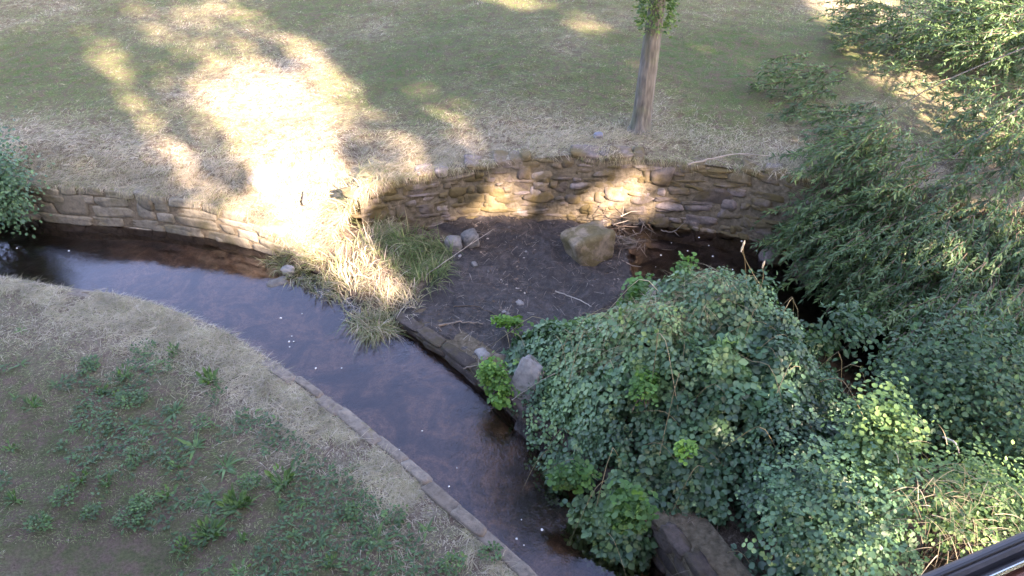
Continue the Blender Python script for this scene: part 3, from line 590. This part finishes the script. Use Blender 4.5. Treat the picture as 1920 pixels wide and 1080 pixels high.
for i in range(190):
    x = rng.uniform(-1.3, 2.3); y = rng.uniform(5.4, 8.7); xa, ya = np.array([x]), np.array([y]); zz = bed_z(xa, ya)[0]
    if zz > -.78 and sdf(SILT, xa, ya)[0] > -.1 and fbm(xa * 2.5, ya * 2.5, 300)[0] > .5:
        d_ = rng.uniform(.015, .06) * (1 + (rng.random() < .06)); stone(mb, (x, y, zz + d_ * .1), (d_, d_ * rng.uniform(.6, .9), d_ * .5), rng.uniform(0, 3), rng, .25, 3, (0, 0), 4, rng.random() * .7)
tag(mb.build('pebbles', M['greyrock']), 'scattered pebbles on the mud flat', 'pebbles', kind='stuff')
mb = MB()
for a, b in [(548, 630), (552, 640), (543, 650), (540, 640), (525, 596), (565, 588), (590, 690), (640, 690), (790, 808), (748, 843), (840, 912), (1016, 993), (977, 974), (970, 1010), (983, 1022), (860, 685), (1310, 445), (1335, 480), (1290, 470), (1375, 505), (1240, 478), (1260, 455), (1390, 452), (30, 465), (130, 470), (856, 877), (1330, 460), (1230, 500), (1420, 470)]:
    c = U(a + rng.uniform(-2, 2), b, -.695); stone(mb, (c[0], c[1], -.697), (rng.uniform(.010, .022),) * 2 + (.01,), 0, rng, .3, 2.5)
tag(mb.build('foam_flecks', M['foam']), 'small white foam flecks floating on the stream', 'foam', kind='stuff')

# ------------------------------------------------------------------ the bramble island
MOUND = np.array([U(a, b, z)[:2] for a, b, z in [(935, 640, -.4), (1000, 600, -.3), (1080, 565, -.1), (1190, 525, .2), (1290, 515, .3), (1380, 515, .35), (1480, 545, .4), (1600, 610, .45), (1700, 700, .5), (1720, 900, .5), (1700, 1180, .4), (1480, 1180, .2), (1400, 1020, .1), (1330, 930, .15), (1260, 950, 0), (1190, 985, -.1), (1110, 945, -.2), (1050, 860, -.25), (990, 775, -.3), (960, 700, -.4)]])
def mound_z(x, y):
    s = sdf(MOUND, x, y); h = 1 - np.exp(-np.maximum(s, 0) / .55)
    return np.maximum(bed_z(x, y), -.6) + .02 + .80 * h + .18 * h * sstep(3.5, 6.0, y) + h * (fbm(x * 1.3, y * 1.3, 201) - .5) * .9 + h * (fbm(x * 3.4, y * 3.4, 202) - .5) * .62
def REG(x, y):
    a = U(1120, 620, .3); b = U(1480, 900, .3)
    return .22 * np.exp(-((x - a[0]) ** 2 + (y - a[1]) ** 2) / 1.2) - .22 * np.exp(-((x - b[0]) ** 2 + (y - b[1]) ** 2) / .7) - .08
def shell_leaves(mb, zf, inside, box, n, size, depth, kind, rng, tint0=.4, tri=True, seeds=210, wide=1.0, dark=.12):
    x = rng.uniform(box[0], box[1], n * 2); y = rng.uniform(box[2], box[3], n * 2); k = inside(x, y); x, y = x[k][:n], y[k][:n]; n = len(x)
    e = .06; z = zf(x, y); gx = (zf(x + e, y) - zf(x - e, y)) / (2 * e); gy = (zf(x, y + e) - zf(x, y - e)) / (2 * e)
    lim = 1.6; gx = np.clip(gx, -lim, lim); gy = np.clip(gy, -lim, lim)
    dd = rng.random(n) ** 1.5 * depth - .16 * (fbm(x * 8, y * 8, seeds + 9) - .45); P = np.stack([x, y, z - dd], 1)
    N = norm(np.stack([-gx * .8, -gy * .8, np.ones(n)], 1) + rng.normal(0, .38, (n, 3)))
    D = norm(np.stack([-gx, -gy, -.25 + 0 * x], 1) * .8 + rng.normal(0, .8, (n, 3))); D = norm(D - N * (D * N).sum(1, keepdims=True) * .8)
    patch = fbm(x * 1.7, y * 1.7, seeds); patch2 = fbm(x * 5, y * 5, seeds + 3)
    t = np.clip(tint0 + (patch - .5) * .9 + (patch2 - .5) * .6 + rng.normal(0, .13, n), 0, 1)
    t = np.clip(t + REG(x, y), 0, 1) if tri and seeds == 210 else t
    sz = size[0] + (size[1] - size[0]) * np.clip(fbm(x * 1.5 + 9, y * 1.5, seeds + 5) * 1.6 - .3, 0, 1) * rng.uniform(.7, 1.1, n)
    if tri: trifoliate(mb, P, D, N, sz, t, kind, rng, wide)
    else: leaves(mb, P, D, N, sz, t, kind, wide)
rng = np.random.default_rng(50); br = empty('bramble_bush', 'large dark green bramble mound covering the island between the two channels', 'bush'); mb = MB()
x0, y0 = MOUND.min(0); x1, y1 = MOUND.max(0)
gapp = PU([(1480, 850), (1560, 880), (1600, 960), (1540, 1040), (1450, 980)], .3)
thin = PU([(1270, 950), (1330, 900), (1440, 930), (1500, 1000), (1420, 1080), (1300, 1060)], .2)
dry = PU([(1120, 600), (1250, 560), (1350, 620), (1300, 680), (1180, 690), (1100, 660)], .3)
def in_br(x, y):
    s = sdf(MOUND, x, y); g_ = fbm(x * 4, y * 4, 230)
    return (s > (g_ - .5) * .35) & ((sdf(thin, x, y) < 0) | (rng.random(len(x)) < .12)) & ((sdf(dry, x, y) < 0) | (rng.random(len(x)) < .75)) & (g_ > .31) & ((sdf(gapp, x, y) < 0) | (rng.random(len(x)) < .4))
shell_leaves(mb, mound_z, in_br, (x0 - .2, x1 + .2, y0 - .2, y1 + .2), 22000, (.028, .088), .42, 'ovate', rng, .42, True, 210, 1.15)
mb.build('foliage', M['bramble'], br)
mb = MB(); n = 75
for i in range(n):
    while True:
        a = rng.uniform([x0, y0], [x1, y1])
        if sdf(MOUND, a[0:1], a[1:2])[0] > .0: break
    d = rng.normal(size=2); d = d / np.linalg.norm(d) * rng.uniform(.3, .8); b = a + d
    za = mound_z(a[0:1], a[1:2])[0]; zb_ = max(mound_z(b[0:1], b[1:2])[0], -.65); indry = sdf(dry, a[0:1], a[1:2])[0] > -.2
    pts = spline([[*a, za - .1], [*(a + d * .35), max(za, zb_) + rng.uniform(.0, .1)], [*(a + d * .7), (za + zb_) / 2 + .03], [*b, zb_ - .03]], 9)
    tube(mb, pts, np.linspace(.0038, .0015, 9), 4, rng.uniform(.3, 1.0) if indry else rng.uniform(0, .55))
mb.build('canes', M['straw'], br)
mb = MB(); P = dry; n = 1600; x = rng.uniform(P[:, 0].min(), P[:, 0].max(), n); y = rng.uniform(P[:, 1].min(), P[:, 1].max(), n); k = sdf(P, x, y) > -.15; x, y = x[k], y[k]; n = len(x); th = rng.uniform(0, 6.28, n)
ribbons(mb, np.stack([x, y, mound_z(x, y) - .03], 1), np.stack([np.cos(th), np.sin(th), rng.uniform(-.1, .4, n)], 1), rng.uniform(.08, .3, n), rng.uniform(.002, .004, n), .4, 4, np.clip(rng.normal(.45, .2, n), 0, 1), rng)
mb.build('dry_goosegrass', M['straw'], br)

# dead grass and fallen stems on the earth beside the kerb below the brambles
mb = MB(); Q = PU([(1240, 930), (1330, 890), (1430, 930), (1480, 1000), (1440, 1100), (1330, 1090)], -.2); n = 2600; x = rng.uniform(Q[:, 0].min(), Q[:, 0].max(), n); y = rng.uniform(Q[:, 1].min(), Q[:, 1].max(), n); k = sdf(Q, x, y) > -.05; x, y = x[k], y[k]; n = len(x); th = rng.normal(-.9, .8, n)
ribbons(mb, np.stack([x, y, np.maximum(bed_z(x, y), -.3) + rng.uniform(.0, .05, n)], 1), np.stack([np.cos(th), np.sin(th), rng.normal(.1, .15, n)], 1), rng.uniform(.05, .22, n), rng.uniform(.002, .005, n), .4, 3, np.clip(rng.normal(.25, .25, n), 0, 1), rng)
tag(mb.build('dead_grass', M['twig']), 'dark dead grass and stems on the earth below the brambles', 'dead grass', kind='stuff')
def clump(name, label, cat, c, r, n, size, mt, kind, seed, tint=.6, tri=True, stems=8, h=1.0, wide=1.0, ground=None, group=None):
    """leafy plant: stems from the ground and leaves through an uneven volume"""
    rng = np.random.default_rng(seed); root = empty(name, label, cat, group); r = np.asarray(r, float) * (1.25 if mt == 'fresh' else 1); c = np.asarray(c, float)
    k = max(3, int(n / 120)); sub = c + norm(rng.normal(size=(k, 3))) * r * rng.uniform(.2, .85, (k, 1)); w_ = rng.integers(0, k, n)
    P = sub[w_] + rng.normal(0, 1, (n, 3)) * r * .26
    out = norm((P - c) / r + [0, 0, .4]); N = norm(out * .6 + [0, 0, .7] + rng.normal(0, .4, (n, 3))); D = norm(out + rng.normal(0, .7, (n, 3)) + [0, 0, -.2]); D = norm(D - N * (D * N).sum(1, keepdims=True) * .85)
    t = np.clip(tint + (w_ % 5 - 2) * .06 + rng.normal(0, .12, n), 0, 1); mb = MB()
    (trifoliate(mb, P, D, N, rng.uniform(*size, n), t, kind, rng, wide) if tri else leaves(mb, P, D, N, rng.uniform(*size, n), t, kind, wide))
    mb.build('foliage', M[mt], root); mb = MB(); gz = (c[2] - r[2] * 1.3) if ground is None else ground
    for i in range(stems):
        p = sub[i % k]; b = np.array([c[0] + rng.normal(0, .2) * r[0], c[1] + rng.normal(0, .2) * r[1], gz])
        tube(mb, spline([b, (b + p) / 2 + rng.normal(0, .05, 3) * r[0] * 2, p], 7), np.linspace(.004 + .012 * r[2], .003, 7), 5, .3)
    mb.build('stems', M['twig'], root); return root
G = 'bright young shoots around the brambles'
c = U(962, 612, -.4); clump('leafy_plant', 'bright lime shoots on the mud beside the left end of the brambles', 'plant', c, (.16, .12, .1), 110, (.03, .05), 'fresh', 'round', 1, .75, True, 5, group=G)
c = U(935, 712, -.35); clump('leafy_plant', 'vivid green rounded plant hanging over the kerb left of the stone slab', 'plant', c, (.17, .16, .2), 260, (.03, .05), 'fresh', 'round', 2, .65, True, 6, group=G)
c = U(1080, 885, -.2); clump('leafy_plant', 'green leafy spray reaching over the channel from the brambles', 'plant', c, (.17, .13, .1), 100, (.035, .055), 'fresh', 'round', 3, .25, True, 5, group=G)
c = U(1285, 530, .5); clump('leafy_plant', 'tall lime tipped shoot standing up at the back of the brambles', 'plant', c, (.11, .1, .26), 170, (.03, .05), 'fresh', 'round', 4, .6, True, 5, group=G)
c = U(1200, 545, .35); clump('leafy_plant', 'rounded green shoot left of the tall lime tipped one', 'plant', c, (.14, .12, .14), 120, (.035, .055), 'fresh', 'round', 5, .25, True, 5, group=G)
c = U(1205, 735, .45); clump('leafy_plant', 'pale green shoot with yellow tip amid the middle of the brambles', 'plant', c, (.15, .15, .1), 110, (.03, .05), 'fresh', 'round', 6, .45, True, 5, group=G)
c = U(1290, 840, .4); clump('leafy_plant', 'small lime green sprig low on the front of the brambles', 'plant', c, (.09, .07, .07), 45, (.03, .045), 'fresh', 'round', 7, .95, True, 3, group=G)
c = U(1195, 950, .05); clump('leafy_plant', 'broad leaved green growth over the water at the near brink of the brambles', 'plant', c, (.2, .16, .14), 150, (.04, .06), 'fresh', 'round', 8, .12, True, 5, group=G)
c = U(1410, 540, .45); clump('nettle_plant', 'grey green nettles with thin flower stalks at the back of the brambles', 'plant', c, (.32, .2, .2), 420, (.05, .08), 'shrub', 'ovate', 9, .4, False, 9, wide=.8)
c = U(1560, 610, .45); clump('nettle_plant', 'dim green nettles overhanging the dark water right of the brambles', 'plant', c, (.35, .25, .18), 500, (.05, .08), 'shrub', 'ovate', 10, .3, False, 9, wide=.8)
for i, (a, b, a2, b2, zt_, lab) in enumerate([(1432, 545, 1390, 470, 1.15, 'tall thin flower stalk with pale seed tip at the back of the brambles, leaning left'), (1400, 545, 1393, 462, 1.2, 'upright thin stalk with a white tip, the straightest behind the brambles'), (1415, 560, 1430, 500, 1.05, 'short hooked stalk curling over at the back of the brambles')]):
    p0 = U(a, b, .5); p1 = U(a2, b2, zt_); mb = MB(); tube(mb, spline([p0, (p0 + p1) / 2 + [.03 * (i - 1), 0, .03], p1], 8), np.linspace(.004, .002, 8), 4, .6); tube(mb, [p1 - [0, 0, .01], p1 + [.003, 0, .03], p1 + [.004, 0, .06]], [.006, .011, .004], 6, 1.0)
    tag(mb.build('flower_stalk', M['straw']), lab, 'plant', 'thin flower stalks behind the brambles')
# right hand shrubs
c = U(1640, 835, .55); clump('ivy_bush', 'round leaved bush in dappled sun at the right shoulder of the brambles', 'bush', c, (.33, .45, .42), 3400, (.02, .045), 'shrub', 'round', 12, .72, False, 14, ground=-.2)
c = U(1830, 940, .7); clump('vine_tangle', 'sunlit yellow green vine tangle above the grey rail', 'bush', c, (.46, .38, .36), 3600, (.02, .040), 'shrub', 'ovate', 13, .74, False, 26, ground=-.1)
c = U(1800, 950, .95); mb = MB(); rg = np.random.default_rng(5); n = 170; th = rg.uniform(0, 6.28, n); P = c + rg.normal(0, 1, (n, 3)) * [.22, .16, .10]
ribbons(mb, P, np.stack([np.cos(th), np.sin(th), rg.uniform(-.2, .6, n)], 1), rg.uniform(.08, .28, n), rg.uniform(.003, .006, n), .6, 5, np.clip(rg.normal(.5, .2, n), 0, 1), rg)
tag(mb.build('dry_stems', M['straw'], bpy.data.objects['vine_tangle']))
c = U(1560, 980, .4); clump('ivy_bush', 'dark round leaved ivy bush in the shade below the brambles', 'bush', c, (.6, .55, .4), 2600, (.022, .045), 'bramble', 'round', 14, .40, True, 14, ground=-.2)
c = U(1800, 740, .35); clump('dark_shrub', 'deep green shrub in shade between the willow and the vine tangle', 'bush', c, (.75, .7, .6), 6500, (.03, .055), 'shrub', 'ovate', 15, .28, False, 18, ground=-.3)
c = U(1900, 880, .3); clump('dark_shrub', 'small dark shrub at the frame edge behind the vine tangle', 'bush', c, (.6, .5, .6), 2800, (.03, .055), 'shrub', 'ovate', 16, .35, False, 12, ground=-.3)
c = U(20, 320, .1); clump('hedge_bush', 'dense dark green bush overhanging the end of the coursed wall', 'bush', c + [-.25, -.1, .0], (.6, .5, .62), 5200, (.035, .06), 'bramble', 'ovate', 17, .4, False, 18, ground=-.4, wide=.9)
stick('dead_cane', 'pale bent dead stem above the dark shrub', [U(1770, 820, .9), U(1790, 830, 1.0), U(1800, 850, .95)], .008, 41, tint=1, forks=0)

# ------------------------------------------------------------------ trees
def limb_tree(name, label, trunk_pts, tr, limbs, clumps, leafspec, seed, mt, nleaf, extra=None, bark='bark'):
    rng = np.random.default_rng(seed); root = empty(name, label, 'tree'); mb = MB(); tp = spline(trunk_pts, 16); rr = np.interp(np.linspace(0, 1, 16), *tr)
    tube(mb, tp, rr, 18); mb.build('trunk', M[bark], root); mb = MB()
    for pts, r in limbs: tube(mb, spline(pts, 14), np.linspace(r, r * .25, 14), 7)
    mb.build('limbs', M[bark], root); return root, rng
TB = U(1201, 240, .28); gz = far_z(TB[0:1], TB[1:2])[0]; TB = np.array([TB[0], TB[1], gz - .05])
top = TB + [.06, .1, 1.9]
tree, rng = limb_tree('broadleaf_tree', 'young grey barked tree with leafy trunk on the far lawn above the rubble wall', [TB, TB + [.01, .02, .5], TB + [.03, .05, 1.2], top, top + [.05, 0, 1.6], top + [0, 0, 3.0]],
    ([0, .04, .12, .4, 1], [.21, .145, .125, .11, .05]),
    [([top, top + [dx * .5, dy * .5, .9], top + [dx, dy, h_]], .06) for dx, dy, h_ in ((-1.6, -.6, 1.5), (1.4, -.5, 1.8), (-.8, 1.2, 2.0), (.9, 1.0, 2.4), (-1.9, .2, 2.6), (.1, -1.4, 2.2))], None, None, 60, None, 0)
mb = MB(); n = 15000; k = 46; sub = top + [-.3, 0, 2.4] + norm(rng.normal(size=(k, 3))) * [2.0, 1.8, 1.5] * rng.uniform(.35, 1, (k, 1)); wi = rng.integers(0, k, n)
P = sub[wi] + rng.normal(0, .32, (n, 3)); P = P[P[:, 2] > top[2] + .35]; n = len(P); N = norm(rng.normal(0, .6, (n, 3)) + [0, 0, 1]); D = norm(rng.normal(size=(n, 3)) + [0, 0, -.4])
leaves(mb, P, D, N, rng.uniform(.08, .14, n), np.clip(rng.normal(.45, .2, n), 0, 1), 'ovate', 1.0); mb.build('crown', M['shrub'], tree)
mb = MB(); n = 2400; tt = rng.uniform(0, 1, n) ** .8; th = rng.uniform(0, 6.28, n); ctr = (TB + [.04, .06, 1.38])[None] + np.array([[.03, .05, 1.0]]) * tt[:, None]
rad = .14 + np.abs(rng.normal(0, .07, n)) * (.5 + tt * 1.2); P = ctr + np.stack([np.cos(th) * rad, np.sin(th) * rad, rng.normal(0, .05, n)], 1)
D = norm(np.stack([np.cos(th), np.sin(th), rng.normal(.1, .6, n)], 1)); N = norm(rng.normal(0, .6, (n, 3)) + [0, 0, 1]); leaves(mb, P, D, N, rng.uniform(.03, .06, n), np.clip(rng.normal(.75, .15, n), 0, 1), 'ovate', .8)
mb.build('trunk_shoots', M['shrub'], tree)

# willow: sprays of narrow leaves on drooping twigs
rng = np.random.default_rng(70); W0 = np.array([7.6, 9.8, far_z(np.array([7.6]), np.array([9.8]))[0] - .1])
WC = [  # px, py, depth, radius, sprays
    (1520, 150, 11.0, .5, 22), (1560, 215, 10.6, .6, 46), (1500, 230, 10.8, .5, 26), (1570, 330, 9.6, .6, 70), (1600, 420, 9.2, .6, 80), (1650, 290, 9.2, .6, 80), (1700, 370, 8.8, .65, 90), (1680, 480, 8.6, .6, 80), (1760, 450, 8.4, .6, 80), (1620, 250, 10, .5, 50),
    (1790, 560, 7.9, .6, 90), (1720, 560, 8.2, .45, 50), (1870, 500, 8.0, .6, 90), (1860, 620, 7.2, .55, 90), (1900, 380, 8.8, .7, 90), (1830, 340, 9.2, .4, 22), (1920, 720, 6.8, .5, 60), (1780, 650, 7.3, .35, 40),
    (1680, 60, 12, .7, 42), (1760, 110, 11.5, .7, 46), (1800, 30, 12, .8, 60), (1880, 90, 11, .8, 80), (1900, 220, 10, .7, 90), (1640, 30, 12.5, .5, 24), (1890, 20, 11.5, .7, 80), (1600, 500, 8.9, .4, 40), (1540, 430, 9.3, .3, 18), (1820, 430, 8.8, .4, 30), (1880, 300, 9.4, .6, 60), (1900, 440, 8.3, .5, 60), (1770, 330, 9.4, .4, 30), (1560, 280, 10.4, .5, 40), (1480, 190, 11.2, .35, 10), (1530, 360, 9.8, .35, 24), (2010, 320, 9, .8, 60), (2000, 560, 7.8, .7, 60), (2040, 120, 11, .9, 60), (1930, 620, 7.2, .5, 50), (1800, 500, 8.4, .5, 50)]
cen = [UD(a, b, d) for a, b, d, r, n in WC]
fork = W0 + [.3, -.2, 1.7]
limbs = []
for (a, b, d, r, n), c in list(zip(WC, cen))[6:17:3]:
    hub = fork + (c - fork) * .35 + rng.normal(0, .2, 3) + [0, 0, .1]; limbs.append(([fork, hub, fork + (c - fork) * .75 + rng.normal(0, .12, 3), c], .014))
will, _ = limb_tree('willow_tree', 'large willow with narrow drooping leaves leaning over the stream on the right', [W0, W0 + [-.1, 0, 1.0], fork], ([0, .2, 1], [.42, .32, .22]), limbs, None, None, 71, None, 0)
mbl = MB(); mbt = MB()
for (a, b, d, r, ns), c in zip(WC, cen):
    for i in range(int(ns * 2.3)):
        o = c + norm(rng.normal(size=3)) * r * rng.random() ** .5 * [1.15, 1, .8]; hd = norm(o - (fork + c) * .5 + rng.normal(0, .5, 3)); hd[2] *= .3; L = rng.uniform(.28, .65); q = rng.uniform(-.1, .7)
        pts = np.array([o + hd * L * t + np.array([0, 0, -1]) * q * L * t * t for t in np.linspace(0, 1, 7)])
        floor_ = far_z(pts[:, 0], pts[:, 1]) if pts[0, 1] > far_edge(pts[0, 0]) else pts[:, 0] * 0 - .6
        if (pts[:, 2] < floor_ + .05).any(): continue
        tube(mbt, pts[::2], np.linspace(.007, .002, 4), 3, .5)
        m_ = int(L * 84); t = rng.uniform(.05, 1, m_); P = np.stack([np.interp(t, np.linspace(0, 1, 7), pts[:, k]) for k in range(3)], 1); T = norm(pts[-1] - pts[0])
        D = norm(T * .9 + rng.normal(0, .55, (m_, 3)) + [0, 0, -.1]); N = norm(rng.normal(0, .5, (m_, 3)) + [0, 0, 1]); leaves(mbl, P, D, N, rng.uniform(.05, .10, m_), np.clip(rng.normal(.42, .16) + rng.normal(0, .1, m_), 0, 1), 'lance', 1.45)
mbl.build('crown', M['willow'], will); mbt.build('twigs', M['twig'], will)

# ------------------------------------------------------------------ unseen trees added behind the viewer, leaf gaps shaped to cast the sun patches
H = norm(np.array([TOSUN[0], TOSUN[1], 0])); SU = norm(np.cross(np.array([0, 0, 1.0]), TOSUN)); SV = np.cross(TOSUN, SU)
def uv(p): return np.array([np.dot(p, SU), np.dot(p, SV)])
LIT = []   # polygons in the plane the sun sees, with openness
def lit(pts, z, o=1.0, soft=.10, depth=None):
    LIT.append((np.array([uv(UD(a, b, depth) if depth else U(a, b, z)) for a, b in pts]), o, soft))
lit([(395, 190), (430, 150), (500, 150), (580, 190), (620, 215), (615, 270), (645, 330), (690, 400), (600, 420), (520, 400), (480, 330), (430, 250)], -.05)
lit([(370, 150), (420, 110), (500, 110), (600, 160), (640, 200), (600, 230), (480, 180), (400, 210)], -.0, .85)
lit([(500, 345), (640, 325), (680, 420), (690, 450), (610, 485), (545, 430)], -.3, 1, .06)
lit([(590, 450), (670, 430), (700, 460), (780, 540), (745, 565), (695, 545), (640, 485)], -.3, 1, .05)
lit([(520, 60), (560, 62), (650, 160), (665, 215), (640, 205), (565, 115)], .05, .9, .05)
lit([(150, 50), (205, 85), (265, 180), (340, 280), (372, 350), (350, 360), (300, 290), (240, 190), (180, 110)], 0, .72, .05)
lit([(240, 20), (480, 0), (510, 60), (440, 110), (340, 110), (290, 70)], 0, .62)
lit([(380, -10), (450, -10), (440, 35), (390, 25)], 0, .85, .03)
lit([(290, 130), (360, 130), (440, 300), (410, 320), (340, 230)], -.05, .5, .04)
lit([(660, 190), (720, 220), (770, 320), (700, 340), (670, 270)], 0, .6)
lit([(785, 170), (830, 190), (885, 290), (865, 300), (810, 230)], .1, .6, .04)
lit([(340, 345), (375, 360), (400, 385), (520, 425), (548, 470), (480, 452), (375, 415)], -.45, .85, .05)
lit([(1050, 38), (1085, 30), (1120, 58), (1070, 65)], .2, .8, .05)
lit([(900, -20), (1010, -20), (1000, 14), (930, 18)], .2, .8, .05)
lit([(1270, 80), (1330, 90), (1450, 140), (1420, 170), (1330, 120)], .2, .25, .05)
lit([(1480, -30), (1660, -30), (1660, 60), (1740, 170), (1860, 240), (1900, 300), (1800, 300), (1700, 220), (1600, 120), (1540, 50)], .2, 1.0)
lit([(1780, 360), (1860, 380), (1850, 450), (1780, 430)], .2, .9)
lit([(885, 350), (980, 345), (1005, 392), (900, 402)], -.3, .75, .04)
lit([(1105, 345), (1175, 340), (1190, 402), (1100, 405)], -.3, .9, .04)
lit([(1200, 370), (1250, 375), (1240, 395), (1200, 392)], -.3, .8, .03)
lit([(1425, 450), (1475, 460), (1460, 490), (1430, 480)], -.6, .8, .03)
lit([(1490, 485), (1535, 490), (1530, 515), (1490, 505)], -.6, .8, .03)
lit([(1600, 750), (1640, 720), (1690, 800), (1690, 880), (1630, 910), (1590, 850)], .8, .8, .04)
lit([(1690, 970), (1740, 880), (1900, 840), (1990, 900), (1900, 1050), (1720, 1100)], .85, .8)
lit([(1600, 260), (1680, 240), (1730, 370), (1680, 420), (1600, 360)], 0, .35, .1, 8.9)
lit([(1720, 550), (1800, 560), (1760, 620)], 0, .5, .05, 7.8)
def openness(p, qn):
    q = np.stack([p @ SU, p @ SV], 1); o = np.zeros(len(p))
    for P, k, soft in LIT:
        s = sdf(P, q[:, 0], q[:, 1]); o = np.maximum(o, k * sstep(-soft - .12, -.02, s + (qn - .5) * .12))
    return o
rng = np.random.default_rng(90); NB = 120000
# candidate shadows anywhere over the scene, pushed back towards the sun to the added leaf screen
gx = rng.uniform(-13, 11, NB); gy = rng.uniform(-3, 21, NB); gz_ = rng.uniform(-.7, 2.6, NB)
P0 = np.stack([gx, gy, gz_], 1); dist = 15 + rng.normal(0, 1.3, NB); t = (dist - P0 @ H) / math.cos(SUN_EL); PB = P0 + TOSUN * t[:, None]
op = openness(P0, fbm(PB @ SU * 2.5, PB @ SV * 2.5, 99)); keep = (rng.random(NB) > op ** .6 * 1.02) & (op < .97); PB = PB[keep]
side = PB @ SU; labs = ['tall leafy tree behind the viewer, screening the low sun from the far lawn', 'tall leafy tree behind the viewer, screening the low sun from the stream', 'tall leafy tree behind the viewer, screening the low sun from the willow']
q = np.quantile(side, [0, .34, .67, 1.0])
for i in range(3):
    k = (side >= q[i]) & (side <= q[i + 1]); P = PB[k]; n = len(P); c = P.mean(0); root = empty('screen_tree', labs[i], 'tree', None)
    N = norm(np.broadcast_to(TOSUN, (n, 3)) + rng.normal(0, .35, (n, 3))); D = norm(rng.normal(size=(n, 3))); mb = MB(); leaves(mb, P, D, N, rng.uniform(.12, .22, n), rng.random(n), 'round'); mb.build('crown', M['shrub'], root)
    b = np.array([*(c[:2]), -.3]); mb = MB(); tube(mb, spline([b, b + [.1, 0, 2.5], b + [0, .1, 5]], 10), np.linspace(.35, .25, 10), 14)
    for j in range(5): e = P[rng.integers(0, n)]; tube(mb, spline([b + [0, 0, 3 + j * .25], (b + e) / 2 + [0, 0, 1.0], e], 10), np.linspace(.05, .01, 10), 6)
    mb.build('trunk', M['bark'], root)

# ------------------------------------------------------------------ unseen house wall added behind the viewer to darken the near bank
x = np.linspace(-9.0, 3.2, 40); stone_wall('building_wall', 'tall squared stone house wall standing on the near bank under the viewer', np.stack([x, x * 0 - .45], 1), x * 0 - 1.0, np.where(x < 1.2, 9.5, 4.2), .30, (.4, .8), .3, M['coursed'], 77, 1, .06, 8, 0, 0, .01, .008)
# ------------------------------------------------------------------ hand rail in the near corner
def bar(mb, a, b, w0, w1, z0, z1):
    """long bar between plan points a,b; cross-section spans offset w0..w1 to the outside and z0..z1"""
    a = np.array(a[:2]); b = np.array(b[:2]); d = (b - a) / np.linalg.norm(b - a); n = np.array([d[1], -d[0]]); bv = .003; prof = [(w0, z0 + bv), (w0 + bv, z0), (w1 - bv, z0), (w1, z0 + bv), (w1, z1 - bv), (w1 - bv, z1), (w0 + bv, z1), (w0, z1 - bv)]
    V = [[*(p_ + n * o_), z_] for p_ in (a, b) for o_, z_ in prof]; k = len(prof); F = [[j, (j + 1) % k, (j + 1) % k + k, j + k] for j in range(k)]; base = mb.n; mb.add(V, F); mb.f.append(np.array([list(range(base, base + k))])); mb.f.append(np.array([list(range(base + k, base + 2 * k))][::-1]))
ZR = 4.35; A = U(1640, 1113, ZR); B = U(2040, 942, ZR); dd = (B - A) / np.linalg.norm(B - A); A = A - dd * .5; B = B + dd * .5
rail = empty('guard_rail', 'dark grey rail with bright metal strip and red brown wood in the bottom corner', 'rail')
mb = MB(); bar(mb, A, B, .0, .015, ZR - .05, ZR); bar(mb, A, B, .015, .024, ZR - .05, ZR - .012); mb.build('grey_profile', M['railgrey'], rail, False)
mb = MB(); bar(mb, A, B, .006, .010, ZR - .002, ZR + .003)
mb.build('groove_seal', M['raildark'], rail, False)
mb = MB(); bar(mb, A, B, .024, .029, ZR - .05, ZR + .004); mb.build('metal_strip', M['chrome'], rail, False)
mb = MB(); bar(mb, A, B, .029, .13, ZR - .06, ZR - .004); mb.build('wood_cap', M['redwood'], rail, False)
for e in (A - dd * 0, B):
    mb = MB(); n_ = np.array([dd[1], -dd[0], 0]); p_ = e + n_ * .09; tube(mb, [[p_[0], p_[1], ZR - .06], [p_[0], p_[1], 2], [p_[0], p_[1], -.9]], .03, 10); mb.build('post', M['railgrey'], rail)
print('faces', sum(len(o.data.polygons) for o in S.objects if o.type == 'MESH'))
